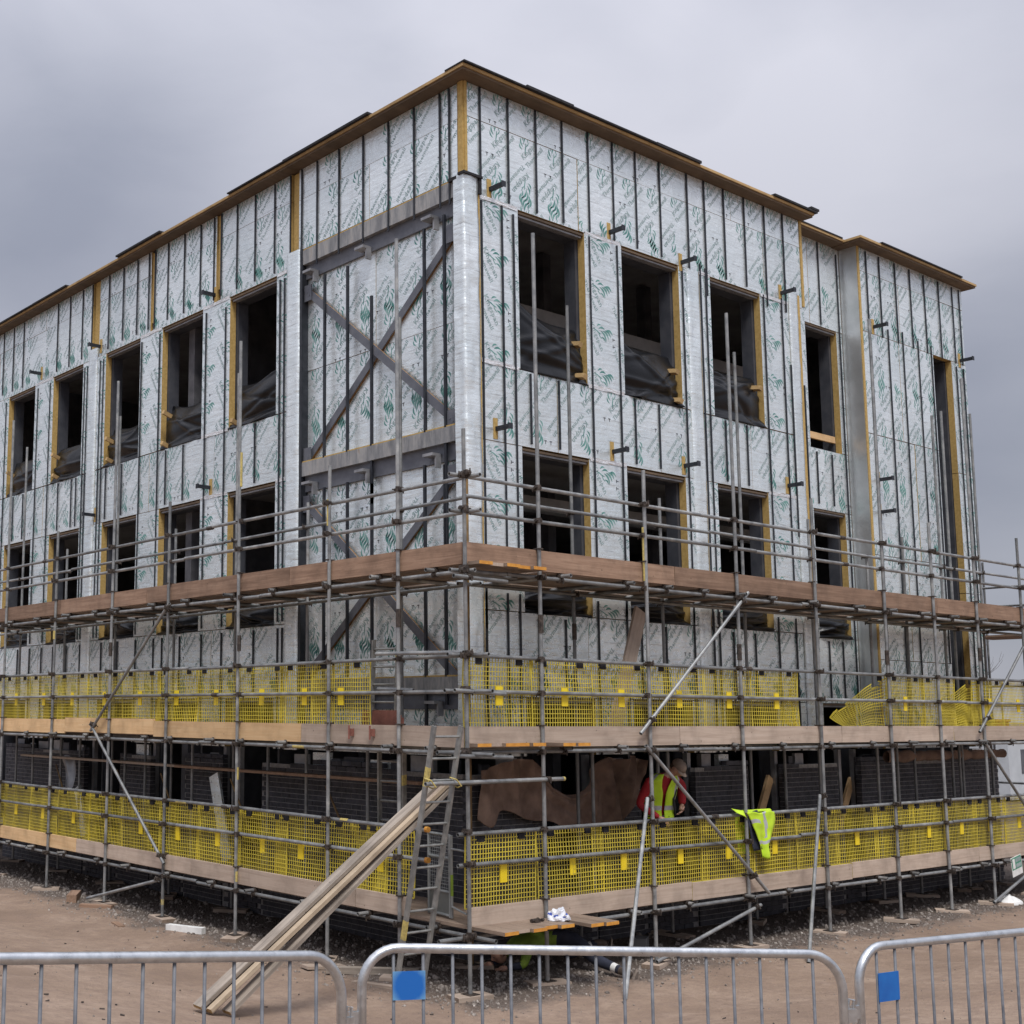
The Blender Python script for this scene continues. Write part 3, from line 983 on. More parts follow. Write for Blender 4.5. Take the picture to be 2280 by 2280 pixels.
# ---- steel of the braced bay
for z0, z1, zt in ((10.05, 10.28, 10.52), (6.60, 6.84, 7.06), (3.24, 3.45, 3.67)):
    fbox(MB(), 'L', 1.80, 5.24, -0.06, -0.16, z0, z1).build('beam_web', 'brace_steel', bld)
    mb = MB()
    fbox(mb, 'L', 1.80, 5.24, 0.01, -0.15, z1 + 0.001, zt)
    mb.build('beam_flange', 'streaked_steel', bld)
    fbox(MB(), 'L', 1.80, 5.24, 0.0, -0.14, zt + 0.001, zt + 0.022).build('packing_strip', 'foam', bld)
for s in (2.25, 3.72, 5.0):
    for z in (10.02, 6.62, 3.25):
        mb = MB()
        fbox(mb, 'L', s - 0.10, s + 0.10, 0.12, -0.05, z + 0.06, z + 0.10)
        fbox(mb, 'L', s - 0.10, s - 0.07, 0.05, -0.05, z - 0.10, z + 0.059)
        mb.build('beam_bracket', 'stud_galv', bld)
fbox(MB(), 'L', 5.235, 5.298, 0.02, -0.16, 2.62, 10.55).build('steel_column', 'dark_rail', bld)


def brace(s0, z0, s1, z1, o):
    a, c_ = W('L', s0, o, z0), W('L', s1, o, z1)
    d_ = (c_ - a)
    L = d_.length
    ang = math.atan2(d_.z, d_.y)
    M_ = Matrix.Translation(a) @ Matrix.Rotation(ang, 4, 'X')
    mb = MB()
    mb.box((-0.012, 0, -0.060), (0.0, L, 0.060), 0, M_)       # flat leg facing out
    mb.box((0.001, 0, 0.045), (0.05, L, 0.060), 1, M_)         # rusty upper leg
    mb.box((0.001, 0, -0.060), (0.03, L, -0.048), 1, M_)
    for e in (0.06, 0.14, L - 0.14, L - 0.06):
        mb.tube(M_ @ Vector((-0.03, e, 0.02)), M_ @ Vector((-0.012, e, 0.02)), 0.018, n=6, mi=0)
    return mb.build('diagonal_brace', ['brace_steel', 'rusty_edge'], bld)


brace(5.20, 9.86, 1.83, 7.10, -0.045)
brace(5.22, 7.08, 1.84, 9.84, -0.075)
brace(5.24, 6.46, 1.83, 3.62, -0.045)
brace(5.22, 3.70, 1.84, 6.46, -0.075)
for s, z in ((5.14, 9.80), (1.90, 9.80), (5.14, 7.16), (1.92, 7.16), (5.16, 6.4), (1.92, 6.4)):
    fbox(MB(), 'L', s - 0.09, s + 0.09, -0.02, -0.035, z - 0.13, z + 0.13).build('gusset_plate', 'brace_steel', bld)

# ---- support brackets sticking out through the foil
for f, s, z in (('R', 4.70, 10.44), ('R', 4.64, 7.04), ('R', 6.36, 7.04), ('R', 6.46, 10.36), ('R', 9.26, 10.44), ('R', 9.21, 7.05), ('R', 2.19, 7.04), ('R', 2.13, 10.45),
                ('L', 7.78, 10.46), ('L', 14.68, 10.51), ('L', 11.98, 10.50), ('L', 7.85, 7.03), ('L', 12.02, 7.05), ('R', 12.3, 10.42), ('R', 12.2, 7.5), ('R', 12.2, 6.9), ('R', 15.62, 10.35)):
    mb = MB()
    fbox(mb, f, s - 0.05, s + 0.03, 0.010, 0.002, z - 0.14, z + 0.15, 1, 1)
    fbox(mb, f, s - 0.02, s + 0.03, 0.26, 0.011, z - 0.03, z + 0.03)
    fbox(mb, f, s - 0.035, s + 0.045, 0.275, 0.262, z - 0.04, z + 0.04)
    mb.build('support_bracket', ['dark_rail', 'foam'], bld)

# ---- window openings: lining frames, lintels, loose sill timber
for f, wins in (('R', WR), ('L', WL), ('S', [(10.58, 11.62)])):
    for (a, c_) in wins:
        for z0, z1 in ((Z_T0, Z_T1), (Z_M0, Z_M1), (0.82, 3.41)):
            mb = MB()
            fbox(mb, f, a + 0.002, a + 0.05, -0.13, -0.34, z0, z1)
            fbox(mb, f, c_ - 0.05, c_ - 0.002, -0.13, -0.34, z0, z1)
            fbox(mb, f, a + 0.051, c_ - 0.051, -0.131, -0.34, z1 - 0.07, z1 - 0.002)
            fbox(mb, f, a + 0.051, c_ - 0.051, -0.132, -0.34, z0 + 0.002, z0 + 0.05)
            mb.build('window_frame', 'jamb_steel', bld)
            fbox(MB(), f, a + 0.004, c_ - 0.004, -0.004, -0.12, z1 - 0.034, z1 - 0.003).build('lintel_strip', 'soffit_timber', bld)
            fbox(MB(), f, a + 0.02, c_ - 0.02, -0.03, -0.125, z1 - 0.065, z1 - 0.036).build('lintel_angle', 'stud_galv', bld)
mb = MB()
fbox(mb, 'R', 14.535, 14.58, -0.13, -0.34, 2.62, 10.28)
fbox(mb, 'R', 15.22, 15.265, -0.13, -0.34, 2.62, 10.28)
mb.build('window_frame', 'jamb_steel', bld)
MB().box((10.6, 2.06, 8.18), (11.6, 2.10, 8.30)).build('sill_timber', 'board_new', bld)

# ---- inside: slabs, back walls, steel
for z0, z1 in ((3.72, 3.98), (7.15, 7.42), (11.55, 11.85)):
    MB().box((1.97, 2.32, z0), (15.6, 19.5, z1)).build('floor_slab', 'slab_soffit', bld)
MB().box((1.97, 2.32, 0.55), (15.6, 19.5, 0.80)).build('floor_slab', 'concrete', bld)
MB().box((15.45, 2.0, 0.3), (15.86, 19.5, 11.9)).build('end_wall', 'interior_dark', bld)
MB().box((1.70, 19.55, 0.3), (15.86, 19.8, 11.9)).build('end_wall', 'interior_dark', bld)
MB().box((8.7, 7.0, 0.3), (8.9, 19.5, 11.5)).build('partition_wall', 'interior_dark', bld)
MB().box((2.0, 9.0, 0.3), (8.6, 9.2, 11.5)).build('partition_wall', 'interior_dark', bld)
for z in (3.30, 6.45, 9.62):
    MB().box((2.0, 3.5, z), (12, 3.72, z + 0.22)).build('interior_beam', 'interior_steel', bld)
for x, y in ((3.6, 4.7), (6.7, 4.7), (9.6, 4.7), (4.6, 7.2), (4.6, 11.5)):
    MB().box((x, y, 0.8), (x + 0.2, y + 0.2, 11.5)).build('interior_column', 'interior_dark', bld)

# ---- roof edge
OV = 0.225


def eave(x0, y0, x1, y1, z, nm='roof_edge'):
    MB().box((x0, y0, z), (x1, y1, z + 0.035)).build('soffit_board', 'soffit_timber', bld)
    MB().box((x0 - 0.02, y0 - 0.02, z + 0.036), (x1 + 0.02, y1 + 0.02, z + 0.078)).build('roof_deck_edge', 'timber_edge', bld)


eave(XL - OV, YR - OV, 10.02, YR + 0.5, 11.925)
eave(XL - OV + 0.001, YR + 0.502, XL + 0.5, 19.8, 11.925)
eave(10.06, 1.95 - 0.24, 11.60, 2.6, 11.915)
eave(11.60, YR - OV, 16.02, YR + 0.6, 11.90)
MB().box((10.0, 2.7, 11.93), (15.8, 19.5, 11.99)).build('roof_deck', 'felt', bld)
MB().box((2.3, 2.3, 11.94), (9.99, 19.5, 11.985)).build('roof_deck', 'felt', bld)
# felt lapping over the edge, in strips
rr = random.Random(4)
s = XL - OV - 0.03
while s < 9.9:
    l = rr.uniform(0.9, 2.3)
    if rr.random() < 0.62:
        MB().box((s, YR - OV - 0.05 - rr.random() * 0.03, 12.004), (min(s + l, 10.1), YR + 0.1, 12.022 + rr.random() * 0.025)).build('felt_strip', 'felt', bld)
    s += l
s = YR - OV
while s < 19:
    l = rr.uniform(0.9, 2.3)
    if rr.random() < 0.70:
        MB().box((XL - OV - 0.05 - rr.random() * 0.03, s + 0.01, 12.005), (XL + 0.1, s + l, 12.024 + rr.random() * 0.025)).build('felt_strip', 'felt', bld)
    s += l
for a, c_ in ((10.1, 11.55), (12.3, 15.4)):
    MB().box((a, YR - OV - 0.05 if a > 12 else 1.68, 11.98 if a > 12 else 11.994), (c_, 2.0, 12.005 if a > 12 else 12.02)).build('felt_strip', 'felt', bld)
MB().box((9.9, YR - OV - 0.06, 12.05), (10.15, YR, 12.09)).build('felt_strip', 'felt', bld)

# ---- dark brickwork of the ground floor, brick by brick
BR_L = [(1.545, 6.10), (7.20, 8.35), (9.50, 10.60), (12.0, 15.6)]
BR_R = [(1.545, 2.92), (3.98, 4.95), (6.24, 7.60), (8.58, 10.17), (10.90, 15.9)]
OB = 0.10                     # face of the brickwork in front of the insulation
mort = MB()
for f, segs in (('L', BR_L), ('R', BR_R)):
    for i_, (a, c_) in enumerate(segs):
        s0 = a + 0.009 if i_ else a + 0.115
        fbox(mort, f, s0 - (0.1 if (i_ == 0 and f == 'R') else 0), c_ - 0.006, OB - 0.005, OB - 0.10, -0.25, 2.40)
    # footing course right along under the openings
    fbox(mort, f, segs[0][0] + 0.2, segs[-1][1], OB - 0.03, OB - 0.20, -0.3, 0.78)
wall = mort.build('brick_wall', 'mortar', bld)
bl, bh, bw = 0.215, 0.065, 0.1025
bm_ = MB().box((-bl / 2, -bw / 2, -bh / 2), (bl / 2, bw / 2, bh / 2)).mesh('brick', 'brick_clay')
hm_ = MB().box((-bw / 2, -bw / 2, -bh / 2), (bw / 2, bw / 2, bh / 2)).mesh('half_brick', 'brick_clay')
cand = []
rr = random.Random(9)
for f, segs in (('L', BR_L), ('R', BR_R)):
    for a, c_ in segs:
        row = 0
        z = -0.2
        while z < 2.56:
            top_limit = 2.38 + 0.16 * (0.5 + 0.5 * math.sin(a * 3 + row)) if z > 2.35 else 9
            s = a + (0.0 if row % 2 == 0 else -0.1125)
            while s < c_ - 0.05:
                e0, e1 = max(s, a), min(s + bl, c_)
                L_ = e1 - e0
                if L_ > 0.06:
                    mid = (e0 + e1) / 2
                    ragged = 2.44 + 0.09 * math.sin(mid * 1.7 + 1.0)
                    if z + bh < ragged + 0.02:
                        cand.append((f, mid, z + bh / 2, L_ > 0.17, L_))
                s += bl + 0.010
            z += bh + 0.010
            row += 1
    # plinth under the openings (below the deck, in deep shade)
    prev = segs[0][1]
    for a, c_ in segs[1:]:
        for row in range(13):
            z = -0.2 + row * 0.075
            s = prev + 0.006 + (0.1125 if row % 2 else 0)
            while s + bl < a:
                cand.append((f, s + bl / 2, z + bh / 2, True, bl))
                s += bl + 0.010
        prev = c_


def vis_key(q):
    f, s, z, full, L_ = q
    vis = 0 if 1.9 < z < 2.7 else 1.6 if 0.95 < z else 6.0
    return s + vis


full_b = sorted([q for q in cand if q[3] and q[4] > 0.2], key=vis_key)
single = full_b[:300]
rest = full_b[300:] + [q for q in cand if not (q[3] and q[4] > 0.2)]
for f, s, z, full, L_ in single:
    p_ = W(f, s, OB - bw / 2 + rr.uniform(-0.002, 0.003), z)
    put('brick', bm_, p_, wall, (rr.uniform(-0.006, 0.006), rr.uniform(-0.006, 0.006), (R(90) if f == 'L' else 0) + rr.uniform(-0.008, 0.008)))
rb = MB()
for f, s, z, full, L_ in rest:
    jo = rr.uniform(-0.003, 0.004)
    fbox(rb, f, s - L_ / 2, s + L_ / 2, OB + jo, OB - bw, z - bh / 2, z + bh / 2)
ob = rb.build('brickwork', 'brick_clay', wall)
ob['kind'] = 'stuff'
# galvanised studs and posts in the ground floor openings, pale insulation scraps over the bricks
for f, s in (('L', 7.36), ('L', 9.62), ('L', 11.92), ('L', 6.95), ('R', 3.98), ('R', 6.30), ('R', 8.60), ('R', 10.98), ('R', 5.80), ('R', 10.5)):
    fbox(MB(), f, s - 0.04, s + 0.04, -0.05, -0.13, 0.8, 2.62).build('steel_stud', 'stud_galv' if s not in (5.80,) else 'jamb_steel', bld)
rr = random.Random(21)
for f, segs in (('L', BR_L), ('R', BR_R)):
    for a, c_ in segs:
        s = a + 0.35
        while s < c_ - 0.5:
            w_ = rr.uniform(0.10, 0.45)
            fbox(MB(), f, s, min(s + w_, c_ - 0.02), -0.02 - 0.05 * rr.random(), -0.12, 2.40, rr.uniform(2.50, 2.615)).build('insulation_scrap', rr.choice(('foil', 'stud_galv', 'brace_steel', 'jamb_steel')), bld)
            s += w_ + rr.uniform(0.05, 0.35)
# ------------------------------------------------------------------ scaffold
scf = thing('scaffold', 'tube and fitting scaffold with three boarded lifts wrapping the corner of the foil building', 'scaffold', (0, 0, 0.1))
OL = [(0.0, 6.45), (1.15, 9.09), (2.51, 6.40), (4.54, 8.56), (6.47, 6.43), (8.27, 8.74), (10.34, 6.39), (12.42, 8.81), (14.45, 6.4)]
ORR = [(1.24, 9.11), (3.23, 6.35), (5.24, 8.88), (7.18, 6.40), (9.15, 9.56), (10.72, 6.38), (12.20, 9.08), (13.9, 6.4), (15.9, 8.6)]
IL = [(2.54, 8.68), (4.65, 6.32), (6.54, 8.72), (8.41, 6.34), (10.46, 8.73), (12.51, 6.39), (14.54, 8.80)]
IR = [(3.24, 8.89), (5.18, 6.35), (7.22, 8.93), (9.12, 6.42), (10.9, 5.9), (12.14, 6.39), (13.49, 8.83), (13.87, 8.97), (15.02, 9.09)]
XI, YI = 1.30, 1.20
ZB = 0.155
ZLED = {1: 0.74, 2: 2.74, 3: 4.80}
ZTOE = {1: (0.83, 1.05), 2: (2.80, 3.04), 3: (4.89, 5.14)}
ZDECK = {1: 0.834, 2: 2.834, 3: 4.894}        # centre of the boards
rr = random.Random(3)

plate = MB().box((-0.075, -0.075, -0.004), (0.075, 0.075, 0.004)).tube((0, 0, 0.004), (0, 0, 0.09), 0.017, n=8).mesh('base_plate', 'coupler_steel')
# right-angle coupler: a clamp round the upright and one round the rail, with bolts
cpl = MB()
cpl.tube((0, 0, -0.032), (0, 0, 0.032), 0.033, n=10)
cpl.tube((-0.032, 0.05, 0), (0.032, 0.05, 0), 0.033, n=10)
cpl.box((-0.028, 0.014, -0.028), (0.028, 0.04, 0.028))
cpl.box((-0.060, -0.012, -0.014), (-0.030, 0.012, 0.014))
cpl.tube((-0.052, -0.045, 0.0), (-0.052, 0.03, 0.0), 0.009, n=6)
cpl.tube((0.0, 0.088, -0.045), (0.0, 0.088, 0.03), 0.009, n=6)
cpl.box((0.030, -0.02, -0.02), (0.042, 0.02, 0.02))
cpl_me = cpl.mesh('coupler', 'coupler_steel')


def coupler(x, y, z, f, jitter=True):
    """rail on the inner side of the upright"""
    rz = R(0) if f == 'R' else R(-90)
    return put('coupler', cpl_me, (x, y, z), scf, (rr.choice((0, math.pi)) if jitter else 0, 0, rz + (0 if True else 0)))


# uprights
SOLE = []
for i, (yy, tp) in enumerate(OL):
    pole('standard', (0, yy, ZB), (rr.uniform(-.02, .02), yy + rr.uniform(-.02, .02), tp), scf)
    put('base_plate', plate, (0, yy, ZB - 0.005), scf)
    SOLE.append((0, yy, 'L'))
for i, (xx, tp) in enumerate(ORR):
    pole('standard', (xx, 0, ZB), (xx + rr.uniform(-.02, .02), rr.uniform(-.02, .02), tp), scf)
    put('base_plate', plate, (xx, 0, ZB - 0.005), scf)
    SOLE.append((xx, 0, 'R'))
for yy, tp in IL:
    pole('standard', (XI, yy, ZB), (XI, yy + rr.uniform(-.02, .02), tp), scf)
    put('base_plate', plate, (XI, yy, ZB - 0.005), scf)
    SOLE.append((XI, yy, 'L'))
for xx, tp in IR:
    pole('standard', (xx, YI, ZB), (xx + rr.uniform(-.02, .02), YI, tp), scf)
    put('base_plate', plate, (xx, YI, ZB - 0.005), scf)
    SOLE.append((xx, YI, 'R'))
pole('standard', (XI - 0.08, YI, ZB), (XI - 0.08, YI, 6.3), scf, 'brown_tube')
put('base_plate', plate, (XI - 0.08, YI, ZB - 0.005), scf)
SOLE.append((XI - 0.08, YI, 'R'))

IN = 0.049         # rails run just inside the uprights


def run(nm, z, f, inner, s_cuts, r=0.02415):
    for a, c_ in zip(s_cuts[:-1], s_cuts[1:]):
        dz = rr.uniform(-0.012, 0.012)
        if f == 'L':
            x = (XI - IN) if inner else IN
            pole(nm, (x, a, z + dz), (x, c_ - 0.01, z - dz), scf)
        else:
            y = (YI - IN) if inner else IN
            pole(nm, (a, y, z + dz), (c_ - 0.01, y, z - dz), scf)


CL = [-0.35, 5.6, 11.3, 15.6]
CR = [-0.42, 6.0, 11.2, 16.6]
for lv in (1, 2, 3):
    run('ledger', ZLED[lv] - (0.0 if lv != 3 else 0), 'L', False, CL if lv != 3 else [-0.1, 4.1, 9.9, 15.6])
    run('ledger', ZLED[lv] + 0.004, 'R', False, CR if lv != 3 else [-0.2, 0.72, 6.9, 12.0, 16.6])
    run('ledger', ZLED[lv], 'L', True, [1.0, 6.9, 12.3, 15.6])
    run('ledger', ZLED[lv] + 0.004, 'R', True, [1.0, 5.1, 10.7, 16.6])
# guard rails
run('guard_rail', 1.505, 'L', False, [0.72, 6.2, 10.9, 15.6])
run('guard_rail', 1.852, 'L', False, [0.72, 4.9, 11.6, 15.6])
run('guard_rail', 1.505, 'R', False, [-0.12, 6.6, 11.0, 16.6])
run('guard_rail', 1.852, 'R', False, [-0.12, 4.6, 10.1, 16.6])
run('guard_rail', 3.43, 'L', False, [-0.35, 5.2, 10.4, 15.6])
run('guard_rail', 3.83, 'L', False, [-0.3, 5.9, 11.5, 15.6])
run('guard_rail', 3.43, 'R', False, [-0.3, 6.2, 11.7, 16.6])
run('guard_rail', 3.83, 'R', False, [-0.25, 5.5, 10.8, 16.6])
run('guard_rail', 5.495, 'L', False, [-0.2, 6.1, 11.9, 15.6])
run('guard_rail', 5.90, 'L', False, [-0.2, 5.4, 10.9, 15.6])
run('guard_rail', 5.495, 'R', False, [-0.2, 5.8, 11.5, 18.2])
run('guard_rail', 5.90, 'R', False, [-0.2, 5.3, 11.0, 18.2])
run('guard_rail', 5.94, 'L', True, [1.15, 6.8, 12.2, 15.6])
run('guard_rail', 5.94, 'R', True, [1.15, 6.3, 11.9, 18.0])
# couplers where rails cross uprights
for (yy, tp) in OL:
    for z in (0.74, 2.74, 4.80, 1.505, 1.852, 3.43, 3.83, 5.495, 5.90):
        if yy == 0 and z in (1.505, 1.852):
            continue
        coupler(0, yy, z, 'L')
for (xx, tp) in [(0.0, 0)] + ORR:
    for z in (0.744, 2.744, 4.804, 1.505, 1.852, 3.43, 3.83, 5.495, 5.90):
        coupler(xx, 0, z + (0.0 if xx else 0.03), 'R')
for (yy, tp) in IL:
    for z in (2.74, 4.80):
        coupler(XI, yy, z, 'L')
    coupler(XI, yy, 5.94, 'L')
for (xx, tp) in IR:
    coupler(xx, YI, 4.80, 'R')
    coupler(xx, YI, 5.94, 'R')
# sleeves joining tubes end to end
for p_, ax in (((IN, 5.4, 5.9), 1), ((IN, 10.9, 5.9), 1), ((5.3, IN, 5.9), 0), ((11.0, IN, 5.9), 0), ((IN, 5.2, 3.43), 1), ((5.5, IN, 3.83), 0), ((IN, 4.9, 1.852), 1), ((4.6, IN, 1.852), 0), ((8.15, IN, 5.495), 0), ((8.1, IN, 5.9), 0)):
    e = Vector((0.07, 0, 0)) if ax == 0 else Vector((0, 0.07, 0))
    MB().tube(Vector(p_) - e, Vector(p_) + e, 0.031, n=10).build('sleeve', 'coupler_steel', scf)
for xx, yy, zz in ((0, 1.15, 4.32), (1.24, 0, 4.25), (5.24, 0, 4.05), (9.15, 0, 4.1), (12.2, 0, 4.25), (0, 4.54, 4.15), (0, 8.27, 4.2), (3.24, YI, 4.3)):
    MB().tube((xx, yy, zz - 0.11), (xx, yy, zz + 0.11), 0.032, n=8).build('sleeve', 'coupler_steel', scf)

# transoms under the boards, ends showing outside the ledger
tr_me = {}
for lv in (1, 2, 3):
    z = ZLED[lv] + 0.0485
    y = 0.55
    while y < 15.3:
        st = rr.uniform(0.06, 0.16)
        pole('transom', (-st + 0.02, y, z), (XI + 0.12, y, z + 0.002), scf, n=8)
        put('coupler', cpl_me, (IN, y, z - 0.048), scf, (R(90), 0, 0))
        y += rr.choice((0.75, 1.0, 1.15, 1.2))
    x = 1.65
    while x < 16.4:
        st = rr.uniform(0.06, 0.16)
        pole('transom', (x, -st + 0.02, z), (x, YI + 0.12, z + 0.002), scf, n=8)
        put('coupler', cpl_me, (x, IN, z - 0.048), scf, (R(90), 0, R(90)))
        x += rr.choice((0.8, 1.0, 1.15, 1.25))

# deck boards (each 225 mm wide)
DECK = {}


def deck_mesh(L, mats):
    k = (round(L, 2), mats)
    if k not in DECK:
        DECK[k] = board_mesh(L, 0.218, 0.038, list(mats), 1)
    return DECK[k]


for lv in (1, 2, 3):
    z = ZDECK[lv]
    y_start = {1: -0.47, 2: -0.10, 3: -0.16}[lv]
    for k in range(5):
        x = 0.175 + k * 0.226
        cuts = [y_start + (0.05 if k % 2 else 0), 3.4, 7.3, 11.2, 15.1]
        for a, c_ in zip(cuts[:-1], cuts[1:]):
            L = c_ - a - 0.012
            ob = put('deck_board', deck_mesh(L, ('board_deck', 'orange_paint' if a < 0 and k != 1 else 'board_weathered')), (x, (a + c_) / 2, z + rr.uniform(-0.001, 0.001)), scf, (0, 0, R(90) + rr.uniform(-0.001, 0.001)))
    if lv in (1, 2):
        for k in range(2):          # extra boards carried on past the corner
            put('deck_board', deck_mesh(1.70, ('board_deck', 'orange_paint')), (1.42 + k * 0.226, (0.25 if lv == 1 else 0.60) - 0.03 * k, z), scf, (0, 0, R(90)))
    for k in range(5):
        y = 0.175 + k * 0.226
        x0 = 1.78 if lv < 3 else 1.30
        cuts = [x0, 5.2, 9.1, 13.0, 16.6]
        for a, c_ in zip(cuts[:-1], cuts[1:]):
            put('deck_board', deck_mesh(c_ - a - 0.012, ('board_deck', 'board_weathered')), ((a + c_) / 2, y, z + rr.uniform(-0.001, 0.001)), scf, (0, 0, rr.uniform(-0.001, 0.001)))

for lv in (2, 3):
    z = ZDECK[lv]
    cuts = [1.75, 5.6, 9.5, 13.4, 15.2]
    for a, c_ in zip(cuts[:-1], cuts[1:]):
        put('inside_board', deck_mesh(c_ - a - 0.012, ('board_deck', 'board_weathered')), (1.447, (a + c_) / 2, z + 0.0005), scf, (0, 0, R(90)))
        put('inside_board', deck_mesh(c_ - a - 0.012, ('board_deck', 'board_weathered')), (min((a + c_) / 2 + 0.1, 15), 1.40, z + 0.0005), scf, (0, 0, 0))

# toe boards on edge
TB = {}


def toe(f, a, c_, lv, mat, dz=0.0):
    L = round(c_ - a - 0.006, 2)
    h = ZTOE[lv][1] - ZTOE[lv][0]
    k = (L, round(h, 3), mat)
    if k not in TB:
        TB[k] = board_mesh(L, h, 0.036, [mat, 'yellow_paint' if rr.random() < 0.3 else mat], 1)
    z = (ZTOE[lv][0] + ZTOE[lv][1]) / 2 + dz
    if f == 'L':
        p_, ro = (0.052, (a + c_) / 2, z), (R(90), 0, R(90))
    else:
        p_, ro = ((a + c_) / 2, 0.052, z), (R(90), 0, 0)
    put('toe_board', TB[k], p_, scf, (ro[0] + rr.uniform(-0.03, 0.03), ro[1], ro[2]))


for a, c_, mt in ((1.05, 2.0, 'board_weathered'), (2.0, 5.75, 'board_weathered'), (5.75, 9.35, 'board_weathered'), (9.35, 13.2, 'board_new'), (13.2, 15.6, 'board_new')):
    toe('L', a, c_, 1, mt)
for a, c_, mt in ((0.08, 3.12, 'board_weathered'), (3.12, 6.9, 'board_new'), (6.9, 9.9, 'board_new'), (9.9, 13.0, 'board_new'), (13.0, 15.6, 'board_new')):
    toe('L', a, c_, 2, mt, 0.03 if a == 6.9 else 0)
for a, c_, mt in ((0.09, 3.4, 'board_red'), (3.4, 7.2, 'board_red'), (7.2, 10.2, 'board_red'), (10.2, 15.6, 'board_red')):
    toe('L', a, c_, 3, mt)
for a, c_, mt in ((0.03, 4.05, 'board_weathered'), (4.05, 7.9, 'board_weathered'), (7.9, 11.8, 'board_weathered'), (11.8, 15.6, 'board_weathered')):
    toe('R', a, c_, 1, mt, -0.015 if 4 < a < 5 else 0)
for a, c_, mt in ((0.03, 3.9, 'board_weathered'), (3.9, 7.8, 'board_weathered'), (7.8, 11.2, 'board_weathered'), (11.2, 15.2, 'board_weathered'), (15.2, 16.6, 'board_weathered')):
    toe('R', a, c_, 2, mt)
for a, c_, mt in ((0.05, 3.9, 'board_red'), (3.9, 7.3, 'board_red'), (7.3, 10.9, 'board_red'), (10.9, 14.5, 'board_red'), (14.5, 16.6, 'board_red')):
    toe('R', a, c_, 3, mt)
# toe board clips
clip_me = MB().box((-0.03, -0.035, -0.008), (0.03, 0.08, 0.008)).box((-0.03, 0.06, -0.05), (0.03, 0.075, 0.007)).mesh('toe_clip', 'coupler_steel')
for lv in (1, 2, 3):
    for yy, tp in OL[1:]:
        put('toe_clip', clip_me, (0.0, yy, ZTOE[lv][1] + 0.012), scf, (0, 0, R(-90)))
    for xx, tp in ORR:
        put('toe_clip', clip_me, (xx, 0, ZTOE[lv][1] + 0.012), scf)

# diagonal braces and rakers
B_ = 'brace_tube'
pole(B_, (-0.055, 6.35, 4.83), (-0.055, 8.78, 2.86), scf)
pole(B_, (-0.055, 8.79, 2.97), (-0.055, 6.36, 0.93), scf)
pole(B_, (-0.055, 6.49, 0.68), (-0.12, 8.62, 0.17), scf)
pole(B_, (5.42, -0.055, 4.88), (2.98, -0.055, 2.95), scf)
pole(B_, (3.08, -0.055, 2.80), (5.62, -0.055, 0.80), scf)
pole(B_, (5.42, -0.055, 0.66), (3.12, -0.09, 0.17), scf)
pole(B_, (13.72, -0.055, 4.42), (11.9, -0.055, 2.94), scf)
pole(B_, (12.08, -0.055, 2.75), (14.2, -0.055, 1.0), scf)
pole(B_, (13.6, -0.055, 0.62), (11.92, -0.1, 0.17), scf)
pole('raker_tube', (3.07, -0.06, 2.15), (1.34, -1.02, gz(1.34, -1.02) + 0.005), scf)
pole('raker_tube', (6.97, -0.06, 2.06), (4.96, -1.0, gz(4.96, -1.0) + 0.005), scf)
for yy, z in ((6.40, 4.74), (8.70, 2.95), (6.47, 1.02), (6.52, 0.67)):
    put('coupler', cpl_me, (-0.03, yy, z), scf, (0.5, 0, R(90)))
for xx, z in ((5.27, 4.72), (3.20, 3.1), (3.2, 2.72), (5.27, 1.04), (5.3, 0.62), (12.2, 3.15), (3.12, 2.12), (7.05, 2.03)):
    put('coupler', cpl_me, (xx, -0.03, z), scf, (0.5, 0, R(180)))
# tube the ladder is lashed to, and short tubes round the ladder bay
pole('ladder_tie_tube', (-0.76, -0.125, 2.43), (1.52, -0.06, 2.43), scf)
coupler(0, 0, 2.42, 'R')
put('coupler', cpl_me, (1.24, -0.02, 2.43), scf, (0, 0, R(180)))
pole('short_tube', (-0.05, 1.50, 3.90), (-0.05, 0.0, 3.87), scf)
pole('short_tube', (0.15, 1.70, 3.48), (0.15, 1.05, 3.46), scf)
pole('short_tube', (-0.25, -0.06, 3.44), (0.55, -0.06, 3.41), scf)
pole('short_tube', (-0.25, -0.06, 4.72), (0.62, -0.05, 4.71), scf)
pole('short_tube', (-0.3, -0.07, 2.72), (0.65, -0.06, 2.69), scf)
put('coupler', cpl_me, (0.0, -0.01, 4.72), scf, (0, 0, R(180)))
# yellow end caps
for z in (1.505, 1.852):
    MB().tube((IN, 0.70, z), (IN, 0.745, z), 0.034, n=10).build('end_cap', 'orange_paint', scf)
MB().tube((1.50, -0.0605, 2.43), (1.53, -0.06, 2.43), 0.026, n=10).build('end_cap', 'yellow_paint', scf)
# paint bands on some tubes
for p0, p1 in (((0, 6.47, 0.32), (0, 6.47, 0.40)), ((0, 4.54, 0.86), (0, 4.54, 1.0)), ((0, 4.54, 2.25), (0, 4.54, 2.42)), ((IN, 3.3, 2.74), (IN, 3.05, 2.74)), ((IN, 6.2, 1.852), (IN, 5.9, 1.852)),
               ((IN, 2.3, 1.852), (IN, 2.15, 1.852)), ((0, 10.34, 4.45), (0, 10.34, 4.6)), ((0, 4.54, 6.4), (0, 4.54, 6.9)), ((3.23, 0, 4.9), (3.23, 0, 5.6)), ((0, 2.51, 5.6), (0, 2.51, 5.95))):
    MB().tube(p0, p1, 0.0247, n=10, cap=False).build('paint_band', 'yellow_paint', scf)
